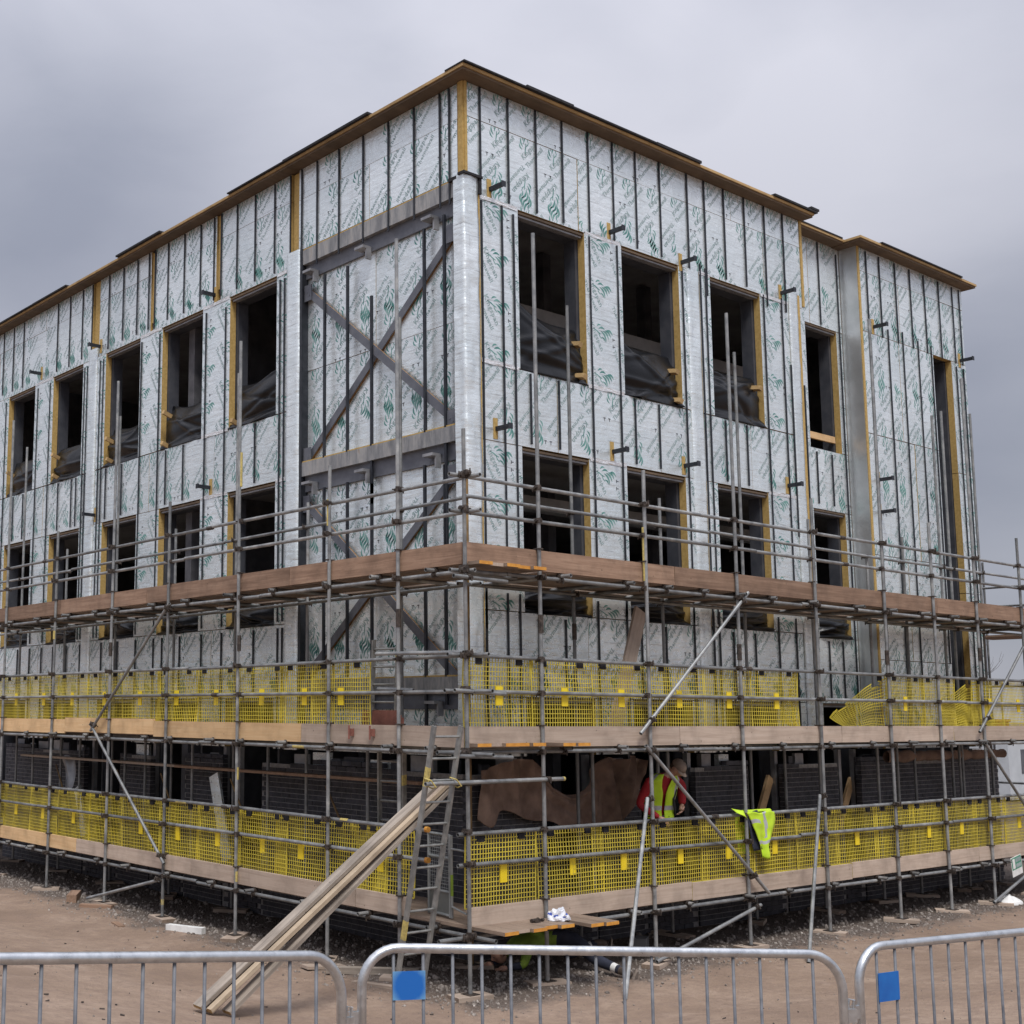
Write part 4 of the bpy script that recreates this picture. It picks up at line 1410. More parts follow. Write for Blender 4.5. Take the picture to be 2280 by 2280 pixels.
# inner guard board along the ground floor and brackets behind
MB().box((0.86, 1.75, 2.285), (1.05, 7.6, 2.323)).build('inner_board', 'board_red', scf)
MB().box((0.86, 7.61, 2.29), (1.05, 13.4, 2.328)).build('inner_board', 'board_weathered', scf)
for yy in (3.0, 5.3, 7.4, 8.9, 9.6, 11.3, 13.3):
    pole('inner_post', (1.08, yy, 0.87), (1.08, yy, 2.70), scf, n=8)
for yy in (3.2, 5.6, 7.7, 9.2, 11.6):
    pole('inner_brace', (1.12, yy, 1.1), (1.12, yy + 0.75, 2.15), scf, 'brown_tube', r=0.016, n=6)
for xx in (3.45, 4.85, 8.0, 11.4, 13.0, 13.6):
    pole('inner_post', (xx, 1.12, 0.87), (xx, 1.12, 2.70), scf, n=8)
# couplers hanging on the middle toe board
for yy in (2.05, 1.65):
    MB().box((-0.02, yy - 0.03, 2.90), (0.03, yy + 0.03, 2.99)).tube((-0.03, yy, 2.86), (-0.03, yy, 3.03), 0.012, n=6).build('toe_clamp', 'red_brick_board', scf)
# the return of the scaffold round the far corner
for xx, yy, tp in ((17.6, 0.6, 6.3), (17.6, 2.6, 8.2), (18.9, 0.8, 6.3), (18.9, 2.9, 6.6)):
    pole('standard', (xx, yy, ZB - 0.05), (xx, yy, tp), scf)
for z in (5.2, 5.5, 5.9, 3.83, 3.43, 1.852):
    pole('guard_rail', (17.65, 0.3, z), (17.65, 9.0, z), scf)
for z in (4.8,):
    pole('ledger', (16.0, 0.6, z), (19.2, 0.6, z), scf)
    for k in range(5):
        put('deck_board', deck_mesh(3.0, ('board_red', 'board_weathered')), (17.7 + k * 0.226, 1.2, 4.88), scf, (0, 0, R(90)))

# ---- timber sole boards under the base plates
CNT = {}
ORD = ['first', 'second', 'third', 'fourth', 'fifth', 'sixth', 'seventh', 'eighth', 'ninth', 'tenth', 'eleventh', 'twelfth']
rr = random.Random(8)
for x, y, f in SOLE:
    nm = 'sole_board'
    L = rr.uniform(0.42, 0.62)
    me = board_mesh(L, 0.225, 0.05, ['board_weathered', 'board_deck'], 1)
    ob = link(nm, me)
    ob.location = (x, y, 0.120)
    ob.rotation_euler = (0, 0, rr.uniform(0, 3.1))
    row = ('outer' if (x == 0 if f == 'L' else y == 0) else 'inner')
    side = 'braced side' if f == 'L' else 'jacket side'
    k_ = (row, side)
    CNT[k_] = CNT.get(k_, -1) + 1
    lb = 'timber sole board under the %s %s scaffold upright from the corner, %s' % (ORD[CNT[k_]], row, side)
    gr = 'sole boards, %s row, %s' % (row, side)
    tag(ob, lb, 'board', gr)

# ------------------------------------------------------------------ yellow brick guards
GW, GH = 1.14, 0.80


def guard_mesh(warp, seed, slope=None):
    rr_ = random.Random(seed)
    mb = MB()
    tk = 0.0042
    nvx, nh = 25, 15

    def P(u, w_, o=0.0):
        y = warp * (math.sin(u * 3.0 + seed) * 0.5 + math.sin(w_ * 4 + seed * 2) * 0.5) + 0.006 * math.sin(u * 14 + seed)
        if slope is not None:                    # net let go at one end: its height falls away
            k_ = slope[0] + (slope[1] - slope[0]) * (u / GW) ** 0.8
            return Vector((u - GW / 2, y + o + (1 - k_) * 0.30 * (w_ / GH) + 0.03 * math.sin(u * 9), w_ * k_ - 0.02 * math.sin(u * 7)))
        return Vector((u - GW / 2, y + o, w_ + 0.010 * math.sin(u * 4 + seed) * warp * 10))

    def bar(pts, hw, vert):
        vs_ = []
        for p_ in pts:
            for dy in (-0.003, 0.003):
                for dh in (-hw, hw):
                    vs_.append(p_ + (Vector((dh, dy, 0)) if vert else Vector((0, dy, dh))))
        fs = []
        for i in range(len(pts) - 1):
            b0, b1 = 4 * i, 4 * i + 4
            fs += [(b0, b0 + 1, b1 + 1, b1), (b0 + 2, b1 + 2, b1 + 3, b0 + 3), (b0, b1, b1 + 2, b0 + 2), (b0 + 1, b0 + 3, b1 + 3, b1 + 1)]
        mb.add(vs_, fs)
    notch = (0.17, 0.30), (0.84, 0.97)
    for i in range(nvx + 1):
        u = GW * i / nvx
        top = GH
        for a, c_ in notch:
            if a < u < c_:
                top = GH - 0.085
        edge = i in (0, nvx)
        bar([P(u, top * k / 5) for k in range(6)], tk * (2.2 if edge else 1.0), True)
    for j in range(nh + 1):
        w_ = GH * j / nh
        segs = [(0, GW)]
        if w_ > GH - 0.08:
            segs = [(0, notch[0][0]), (notch[0][1], notch[1][0]), (notch[1][1], GW)]
        for a, c_ in segs:
            n_ = max(2, int((c_ - a) / 0.16))
            bar([P(a + (c_ - a) * k / n_, w_) for k in range(n_ + 1)], tk * (1.9 if j in (0, nh) else 1.0), False)
    for a, c_ in notch:
        bar([P(a + (c_ - a) * k / 2, GH - 0.085) for k in range(3)], tk * 1.8, False)
    return mb.mesh('mesh_panel', 'guard_yellow')


GM = [guard_mesh(0.0, 1), guard_mesh(0.018, 2), guard_mesh(0.03, 3), guard_mesh(0.02, 5)]
hook_me = MB().box((-0.05, -0.012, -0.095), (0.05, 0.004, -0.02)).box((-0.05, -0.012, -0.02), (0.05, 0.004, 0.012)).mesh('hook', 'felt')
plt_me = MB().box((-0.055, -0.008, -0.11), (0.055, 0.002, 0.11)).mesh('name_plate', 'tag_yellow')
rr = random.Random(17)


def guard(f, s, z, lab, grp, tilt=0.0, lean=0.0, dout=0.0):
    base = Vector((0.088 + dout, s, z)) if f == 'L' else Vector((s, 0.088 + dout, z))
    g_ = thing('brick_guard', lab, 'brick guard', base, grp)
    rz = R(-90) if f == 'L' else 0.0
    g_.rotation_euler = (lean + rr.uniform(-0.02, 0.03), tilt, rz + rr.uniform(-0.008, 0.008))
    p_ = link('mesh_panel', rr.choice(GM), g_)
    for u in (0.235, 0.905):
        h_ = link('hook', hook_me, g_)
        h_.location = (u - GW / 2, 0, GH + 0.012)
    pl_ = link('name_plate', plt_me, g_)
    pl_.location = (rr.uniform(-0.03, 0.03), -0.010, 0.36)
    return g_


NUM = ['first', 'second', 'third', 'fourth', 'fifth', 'sixth', 'seventh', 'eighth', 'ninth', 'tenth', 'eleventh', 'twelfth', 'thirteenth', 'fourteenth', 'fifteenth']
for n_, y in enumerate((1.60, 2.08, 3.19, 4.06, 5.12, 6.18, 7.32, 8.46, 9.61, 10.73, 11.85, 12.98, 14.1)):
    guard('L', y, 1.035, 'yellow mesh brick guard, %s from the ladder along the lowest lift, braced side' % NUM[n_], 'brick guards, lowest lift, braced side', dout=(0.03 if n_ == 0 else rr.choice((0, 0.012))))
for n_, y in enumerate((2.35, 3.10, 4.10, 5.24, 6.33, 7.39, 8.58, 9.72, 10.87, 12.01, 13.15)):
    guard('L', y, 3.03, 'yellow mesh brick guard, %s from the ladder bay along the middle lift, braced side' % NUM[n_], 'brick guards, middle lift, braced side', dout=rr.choice((0, 0.012)))
for n_, x in enumerate((0.60, 1.80, 2.76, 3.90, 4.92, 6.02, 7.12, 8.20, 9.27, 10.28, 11.32, 12.36, 13.45, 14.55)):
    guard('R', x, 1.035, 'yellow mesh brick guard, %s from the corner along the lowest lift, jacket side' % NUM[n_], 'brick guards, lowest lift, jacket side', dout=rr.choice((0, 0.012)))
for n_, x in enumerate((0.60, 1.72, 2.82, 3.95, 5.05, 6.20, 9.80, 10.85, 12.6, 13.7, 14.8)):
    guard('R', x, 3.03, 'yellow mesh brick guard on the middle lift, jacket side, %s' % ('%s from the corner' % NUM[n_] if n_ < 6 else '%s past the gap' % NUM[n_ - 6]), 'brick guards, middle lift, jacket side', dout=rr.choice((0, 0.012)))
SL = [guard_mesh(0.03, 4, (1.0, 0.15)), guard_mesh(0.03, 6, (0.18, 1.0)), guard_mesh(0.03, 7, (0.45, 1.0))]


def slumped(s_, me, lab, hooks, rz=0.0, dout=0.0):
    g_ = thing('brick_guard', lab, 'brick guard', (s_, 0.10 + dout, 3.02))
    g_.rotation_euler = (0, 0, rz)
    link('mesh_panel', me, g_)
    for u in hooks:
        h_ = link('hook', hook_me, g_)
        h_.location = (u - GW / 2, 0, GH + 0.012)
    return g_


slumped(7.18, SL[0], 'yellow brick guard falling away into the gap of the middle lift, nearer the corner', (0.235,), R(32), 0.30)
slumped(8.72, SL[1], 'yellow brick guard with a long sloping top edge beyond the gap in the middle lift', (0.905,), R(-6), 0.03)
slumped(11.75, SL[2], 'yellow brick guard slumped at one end beside the far leaning brace tube', (0.905,), R(4), 0.02)


# ------------------------------------------------------------------ black plastic sheets in the windows
def plastic(f, a, c_, z0, ht_l, ht_r, seed, lab, bulge=0.16, flap=0.0):
    mb = MB()

    def fn(u, v_):
        s = a + 0.012 + (c_ - a - 0.024) * u + 0.02 * (1 - v_) * (2 * u - 1)
        ht = ht_l + (ht_r - ht_l) * u + 0.025 * math.sin(u * 5 + seed) - 0.06 * math.sin(math.pi * u)
        z = z0 - 0.015 + ht * v_
        rs_ = random.Random(int(seed * 10))
        fold = 0.018 * noise.noise(Vector((s * 3 + seed, v_ * 3, seed)))
        for k in range(5):                       # straight creases running from the fixings
            th_ = rs_.uniform(-0.9, 0.9)
            cx_, cy_ = rs_.uniform(0.1, 1), rs_.uniform(0, 1)
            dd_ = (u - cx_) * math.sin(th_) + (v_ - cy_) * math.cos(th_)
            fold += 0.034 * math.exp(-(dd_ / 0.045) ** 2) * rs_.choice((-1, 1, 1))
        side = math.sin(math.pi * min(1, max(0, 0.04 + 0.92 * u))) ** 0.6
        o = -0.20 + bulge * 1.15 * math.sin(math.pi * min(1, (v_ + 0.10) * 0.90)) * side + fold + 0.16 * max(0, 1 - v_ * 5)
        o += 0.06 * math.exp(-((u - 0.97) / 0.07) ** 2) * max(0, 1 - v_ * 1.3)          # bunched corner
        return W(f, s, max(o, -0.28) if v_ > 0.12 else max(o, -0.02), z)
    mb.grid(fn, 44, 30)
    if f != 'L':
        mb.f = [q[::-1] for q in mb.f]
    ob = mb.build('plastic_sheet', 'black_plastic', None, smooth=True)
    tag(ob, lab, 'plastic sheet')
    sd = ob.modifiers.new('thick', 'SOLIDIFY')
    sd.thickness = 0.004
    return ob


ordn = ['first', 'second', 'third', 'fourth', 'fifth']
hts = [(0.86, 0.80), (0.78, 0.86), (0.80, 0.78), (0.80, 0.76), (0.80, 0.84)]
for i, (a, c_) in enumerate(WL[:5]):
    plastic('L', a, c_, Z_T0, hts[i][0], hts[i][1], i + 1.3, 'black plastic sheet in the %s top storey window from the braced bay' % ordn[i])
    plastic('L', a, c_, Z_M0, 0.50, 0.45, i + 8.7, 'black plastic sheet in the %s middle storey window from the braced bay' % ordn[i])
hts = [(1.10, 0.84), (0.96, 0.84), (0.88, 0.90)]
for i, (a, c_) in enumerate(WR):
    plastic('R', a, c_, Z_T0, hts[i][0], hts[i][1], i + 21.4, 'black plastic sheet in the %s top storey window from the corner on the long side' % ordn[i], 0.20)
    plastic('R', a, c_, Z_M0, 0.50, 0.42, i + 31.2, 'black plastic sheet in the %s middle storey window from the corner on the long side' % ordn[i], 0.20)
plastic('S', 10.58, 11.62, Z_M0, 0.5, 0.55, 44, 'black plastic sheet in the middle storey window of the recessed wall', 0.3)
# timber battens holding the sheets
for f, s, z in (('R', 3.86, 8.52), ('R', 3.95, 8.06), ('R', 6.14, 8.50), ('R', 6.22, 8.05), ('R', 8.40, 8.60), ('L', 9.33, 8.62), ('L', 9.36, 8.05), ('L', 7.1, 8.06), ('L', 11.45, 8.08), ('L', 11.5, 8.50), ('L', 13.8, 8.1), ('L', 13.85, 8.55), ('L', 16.1, 8.5)):
    mb = MB()
    M_ = Matrix.Translation(W(f, s, 0.06, z)) @ Matrix.Rotation(R(20), 4, 'Y') @ Matrix.Rotation(R(12), 4, 'X')
    mb.box((-0.04, -0.05, -0.035), (0.04, 0.14, 0.035) if f == 'R' else (0.14, 0.04, 0.035), 0, M_)
    ob = mb.build('timber_batten', 'timber_edge', None)
    if f == 'R':
        i = 0 if s < 5 else 1 if s < 7 else 2
        lb = '%s batten on the plastic in the %s top window from the corner, long side' % ('upper' if z > 8.3 else 'sill', ordn[i])
    else:
        i = 0 if s < 8 else 1 if s < 10 else 2 if s < 12 else 3 if s < 14.5 else 4
        lb = '%s batten on the plastic in the %s top window from the braced bay' % ('upper' if z > 8.3 else 'sill', ordn[i])
    tag(ob, lb, 'batten')

# ------------------------------------------------------------------ ladders
def ladder(name, label, base, top, wdir, width, n_rungs, z_first=0.25):
    base, top, wd = Vector(base), Vector(top), Vector(wdir).normalized()
    t_ = thing(name, label, 'ladder', tuple(base))
    ax = (top - base).normalized()
    nrm = wd.cross(ax).normalized()
    L = (top - base).length
    for sgn in (-1, 1):
        mb = MB()
        q0 = base + wd * (sgn * width / 2)
        vs_ = []
        for e in (0, L):
            for a, c_ in ((-0.0125, -0.032), (0.0125, -0.032), (0.0125, 0.032), (-0.0125, 0.032)):
                vs_.append(q0 + ax * e + wd * a + nrm * c_)
        mb.add(vs_, [(0, 3, 2, 1), (4, 5, 6, 7), (0, 1, 5, 4), (1, 2, 6, 5), (2, 3, 7, 6), (3, 0, 4, 7)])
        mb.build('stile', 'ladder_alloy', t_)
        for e0, e1 in ((L * 0.22, L * 0.29), (L * 0.78, L * 0.85)):
            vs_ = []
            for e in (e0, e1):
                for a, c_ in ((-0.0135, -0.033), (0.0135, -0.033), (0.0135, 0.033), (-0.0135, 0.033)):
                    vs_.append(q0 + ax * e + wd * a + nrm * c_)
            if sgn < 0:
                MB().add(vs_, [(0, 1, 5, 4), (1, 2, 6, 5), (2, 3, 7, 6), (3, 0, 4, 7)]).build('paint_mark', 'yellow_paint', t_)
    for k in range(n_rungs):
        e = z_first + k * (L - z_first - 0.12) / (n_rungs - 1)
        MB().tube(base + ax * e - wd * (width / 2 + 0.01), base + ax * e + wd * (width / 2 + 0.01), 0.014, n=8).build('rung', 'ladder_alloy', t_)
    return t_


ladder('pole_ladder', 'grey alloy ladder leaning at the scaffold corner beside the stacked planks', (-0.50, 0.455, 0.10), (-0.50, -0.205, 3.05), (1, 0, 0), 0.40, 12)
for x in (-0.69, -0.31):
    MB().path([(x - 0.03, -0.17, 2.47), (x + 0.03, -0.18, 2.40), (x + 0.05, -0.10, 2.38), (x + 0.01, -0.03, 2.42), (x - 0.04, -0.08, 2.49), (x - 0.03, -0.17, 2.47)], 0.008, n=6).build('lashing', 'yellow_paint', None)
for o in [o for o in COL.objects if o.name.startswith('lashing')]:
    tag(o, 'yellow rope lashing tying a ladder stile to the scaffold tube', 'rope', 'ladder lashings')
ladder('pole_ladder', 'short ladder standing on the middle lift inside the ladder bay', (0.42, 1.92, 2.853), (0.30, 1.72, 4.1), (-0.15, 1, 0), 0.40, 5)
ladder('pole_ladder', 'ladder between the two lower lifts behind the uprights, beside the brick wall', (0.72, 2.10, 0.853), (0.50, 1.85, 2.70), (-0.1, 1, 0), 0.42, 7)

# ladder gate
gt = thing('safety_gate', 'grey mesh safety gate at the head of the first ladder climb', 'gate', (0.30, 0.96, 0.855))
GA, GB_ = Vector((0.30, 0.97, 0.87)), Vector((0.22, 0.53, 0.87))
for p0, p1 in ((GA, GA + Vector((0, 0, 0.92))), (GB_, GB_ + Vector((0, 0, 0.92))), (GA + Vector((0, 0, 0.92)), GB_ + Vector((0, 0, 0.92))), (GA + Vector((0, 0, 0.66)), GB_ + Vector((0, 0, 0.66))), (GA + Vector((0, 0, 0.28)), GB_ + Vector((0, 0, 0.28))), (GA + Vector((0, 0, 0.02)), GB_ + Vector((0, 0, 0.02)))):
    MB().tube(p0, p1, 0.017, n=8).build('gate_frame', 'gate_galv', gt)
mb = MB()
for k in range(1, 11):
    q = GA.lerp(GB_, k / 11)
    mb.tube(q + Vector((0, 0, 0.28)), q + Vector((0, 0, 0.92)), 0.0028, n=4, cap=False)
for k in range(1, 16):
    z = 0.28 + 0.64 * k / 16
    mb.tube(GA + Vector((0, 0, z)), GB_ + Vector((0, 0, z)), 0.0028, n=4, cap=False)
mb.build('wire_mesh', 'gate_galv', gt)
MB().add([GA + Vector((0, 0, 0.03)), GB_ + Vector((0, 0, 0.03)), GB_ + Vector((0, 0, 0.27)), GA + Vector((0, 0, 0.27)), GA + Vector((0.004, 0, 0.03)), GB_ + Vector((0.004, 0, 0.03)), GB_ + Vector((0.004, 0, 0.27)), GA + Vector((0.004, 0, 0.27))],
         [(0, 1, 2, 3), (7, 6, 5, 4)]).build('kick_plate', 'gate_sheet', gt)
MB().tube((0.22, 0.50, 0.87), (0.16, 0.44, 1.80), 0.015, n=8).tube((0.16, 0.44, 1.65), (0.05, 0.10, 1.66), 0.012, n=8).tube((0.2, 0.48, 1.0), (0.05, 0.10, 0.98), 0.012, n=8).build('hinge_post', 'gate_galv', gt)
MB().tube((0.205, 0.484, 1.12), (0.189, 0.468, 1.36), 0.0165, n=8).build('paint_mark', 'hi_vis_dull', gt)

# ------------------------------------------------------------------ planks leaning on the corner
def plank(pa, pb, w, th, roll, mat, label, ext=0.0, end='timber_edge'):
    pa, pb = Vector(pa), Vector(pb)
    d_ = pb - pa
    L = d_.length
    me = board_mesh(L, w, th, [mat, end], 1)
    ob = link('plank', me)
    xax = d_.normalized()
    yax = Vector((0, 1, 0)) - xax * xax.y
    yax.normalize()
    zax = xax.cross(yax)
    M_ = Matrix((xax, yax, zax)).transposed().to_4x4()
    ob.matrix_world = Matrix.Translation((pa + pb) / 2) @ M_ @ Matrix.Rotation(roll, 4, 'X')
    tag(ob, label, 'plank')
    return ob


FZ = gz(-3.25, 0.2)
plank((-3.32, 0.335, FZ + 0.065), (-0.12, 0.345, 2.43), 0.135, 0.038, 0.06, 'board_grey', 'weathered grey plank lying uppermost on the leaning stack')
plank((-3.24, 0.275, FZ + 0.028), (-0.10, 0.31, 2.395), 0.135, 0.038, 0.03, 'board_weathered', 'brownish plank showing its edge directly under the grey top plank')
plank((-3.26, 0.215, FZ + 0.045), (-0.08, 0.245, 2.40), 0.075, 0.040, 0.0, 'board_pale', 'pale narrow plank with a bright cut end beside the grey top plank')
plank((-3.05, 0.23, FZ + 0.0), (-0.05, 0.26, 2.355), 0.135, 0.040, 0.0, 'board_grey', 'dark plank at the bottom of the leaning stack')

# board standing on the middle lift
bo = link('plank', board_mesh(1.92, 0.225, 0.038, ['board_weathered', 'timber_edge'], 1))
a, c_ = Vector((3.02, 0.42, 2.87)), Vector((3.93, 0.62, 4.62))
d_ = (c_ - a).normalized()
xa = d_
ya = Vector((1, 0, 0)) - xa * xa.x
ya.normalize()
za = xa.cross(ya)
bo.matrix_world = Matrix.Translation((a + c_) / 2) @ Matrix((xa, ya, za)).transposed().to_4x4()
tag(bo, 'single scaffold board tilted upright on the middle lift above the man in the vest', 'plank')

# ------------------------------------------------------------------ crowd barriers
def barrier(label, p_first, p_last, n_bars, left_ext, right_ext, plate=None, short_left=False):
    """p_first / p_last: top rail centres over the first and last upright bar"""
    A, B2 = Vector(p_first), Vector(p_last)
    ax = (B2 - A)
    Lb = ax.length
    ax.normalize()
    up_ = Vector((0, 0, 1))
    S, Eend = A - ax * left_ext, B2 + ax * right_ext
    gA, gB = gz(S.x, S.y), gz(Eend.x, Eend.y)
    midp = (S + Eend) / 2
    t_ = thing('crowd_barrier', label, 'barrier', (midp.x, midp.y, gz(midp.x, midp.y)))
    r = 0.021
    H = 0.97
    cr = 0.17
    pts = []
    c0 = S + ax * cr - up_ * cr
    pts += [S - up_ * H]
    for k in range(0, 9):
        an = math.pi - k * math.pi / 16
        pts.append(c0 + ax * (cr * math.cos(an)) + up_ * (cr * math.sin(an)))
    c1 = Eend - ax * cr - up_ * cr
    for k in range(0, 9):
        an = math.pi / 2 - k * math.pi / 16
        pts.append(c1 + ax * (cr * math.cos(an)) + up_ * (cr * math.sin(an)))
    pts += [Eend - up_ * H]
    MB().path(pts, r, n=14).build('frame', 'barrier_galv', t_, smooth=True)
    MB().tube(S - up_ * (H - 0.02), Eend - up_ * (H - 0.02), 0.016, n=10).build('bottom_rail', 'barrier_galv', t_, smooth=True)
    for k in range(n_bars):
        q = A + ax * (Lb * k / (n_bars - 1))
        dl = (q - S).length
        dr = (Eend - q).length
        e = min(dl, dr)
        drop = cr - math.sqrt(max(0, cr * cr - (cr - e) ** 2)) if e < cr else 0
        MB().tube(q - up_ * (drop + 0.012), q - up_ * (H - 0.025), 0.0072, n=8).build('bar', 'barrier_bar', t_, smooth=True)
    nrm = ax.cross(up_).normalized()
    for q in (S + ax * 0.32, Eend - ax * 0.32):
        zb = gz(q.x, q.y)
        bz = q.z - H
        mb = MB()
        mb.box((-0.025, -0.30, zb - q.z + 0.002), (0.025, 0.30, zb - q.z + 0.012), 0, Matrix.Translation(q) @ Matrix.Rotation(math.atan2(ax.y, ax.x), 4, 'Z'))
        mb.tube((q.x, q.y, zb + 0.012), (q.x, q.y, bz), 0.014, n=8)
        mb.build('foot', 'barrier_galv', t_)
    # linking hook and eye
    for q, sg in ((S, -1), (Eend, 1)):
        mb = MB()
        z = -0.265 if sg > 0 else -0.285
        base = q + up_ * z
        mb.box((-0.012 if sg > 0 else -0.06, -0.012, -0.04), (0.06 if sg > 0 else 0.012, 0.012, 0.02), 0, Matrix.Translation(base) @ Matrix.Rotation(math.atan2(ax.y, ax.x), 4, 'Z'))
        if sg > 0:
            mb.path([base + ax * 0.05 + up_ * 0.0, base + ax * 0.055 + up_ * 0.06, base + ax * 0.03 + up_ * 0.065, base + ax * 0.02 + up_ * 0.02], 0.007, n=6)
        else:
            mb.tube(base - ax * 0.05 - up_ * 0.2, base - ax * 0.05 + up_ * 0.03, 0.007, n=6)
        mb.build('link_hook', 'coupler_steel' if False else 'barrier_galv', t_)
    if plate:
        k0, k1, z0, z1, mt = plate
        q0 = A + ax * (Lb * k0 / (n_bars - 1))
        q1 = A + ax * (Lb * k1 / (n_bars - 1))
        mb = MB()
        w_ = (q1 - q0).length + 0.012
        M_ = Matrix.Translation((q0 + q1) / 2 + up_ * ((z0 + z1) / 2)) @ Matrix.Rotation(math.atan2(ax.y, ax.x), 4, 'Z')
        me = MB().box((-w_ / 2, -0.012, -(z1 - z0) / 2), (w_ / 2, -0.009, (z1 - z0) / 2)).mesh('plate', mt)
        ob = link('plate', me, t_)
        ob.matrix_local = Matrix.Translation(-Vector(t_.location)) @ M_
    return t_


barrier('galvanised crowd barrier with a pale plate sprayed blue, linked between the other two', (-6.433, -6.028, 2.169), (-4.617, -6.90, 2.085), 16, 0.142, 0.150, (0, 1, -0.215, -0.095, 'blue_plate'))
dl = (Vector((-6.989, -6.195, 2.219)) - Vector((-8.346, -6.244, 2.358))) / 10
barrier('galvanised crowd barrier without any plate, below the leaning planks', tuple(Vector((-8.346, -6.244, 2.358)) - dl * 5), (-6.989, -6.195, 2.219), 16, 0.14, 0.135)
dr = (Vector((-3.034, -7.098, 2.059)) - Vector((-4.094, -6.92, 2.071))) / 8
barrier('galvanised crowd barrier with a solid blue panel between two bars', (-4.094, -6.92, 2.071), tuple(Vector((-4.094, -6.92, 2.071)) + dr * 15), 16, 0.13, 0.14, (0, 1, -0.26, -0.125, 'blue_plain'))


# ------------------------------------------------------------------ people
def skin_body(joints, edges, root, subd=2):
    """joints: name -> (pos, rx[, ry]); returns a continuous mesh grown over the joints"""
    names = list(joints)
    me = bpy.data.meshes.new('skel')
    me.from_pydata([joints[n][0] for n in names], [(names.index(a), names.index(c_)) for a, c_ in edges], [])
    ob = bpy.data.objects.new('skel', me)
    COL.objects.link(ob)
    sk = ob.modifiers.new('skin', 'SKIN')
    sk.use_smooth_shade = True
    for i, n in enumerate(names):
        v_ = me.skin_vertices[0].data[i]
        rr_ = joints[n][1]
        v_.radius = (rr_, rr_) if isinstance(rr_, (int, float)) else rr_
        v_.use_root = (n == root)
    ss = ob.modifiers.new('sub', 'SUBSURF')
    ss.levels = ss.render_levels = subd
    bpy.context.view_layer.update()
    dg = bpy.context.evaluated_depsgraph_get()
    out = bpy.data.meshes.new_from_object(ob.evaluated_get(dg))
    bpy.data.objects.remove(ob, do_unlink=True)
    return out, names


def seg_dist(p, a, c_):
    d_ = c_ - a
    t_ = max(0, min(1, (p - a).dot(d_) / max(1e-9, d_.length_squared)))
    return (p - (a + d_ * t_)).length, t_


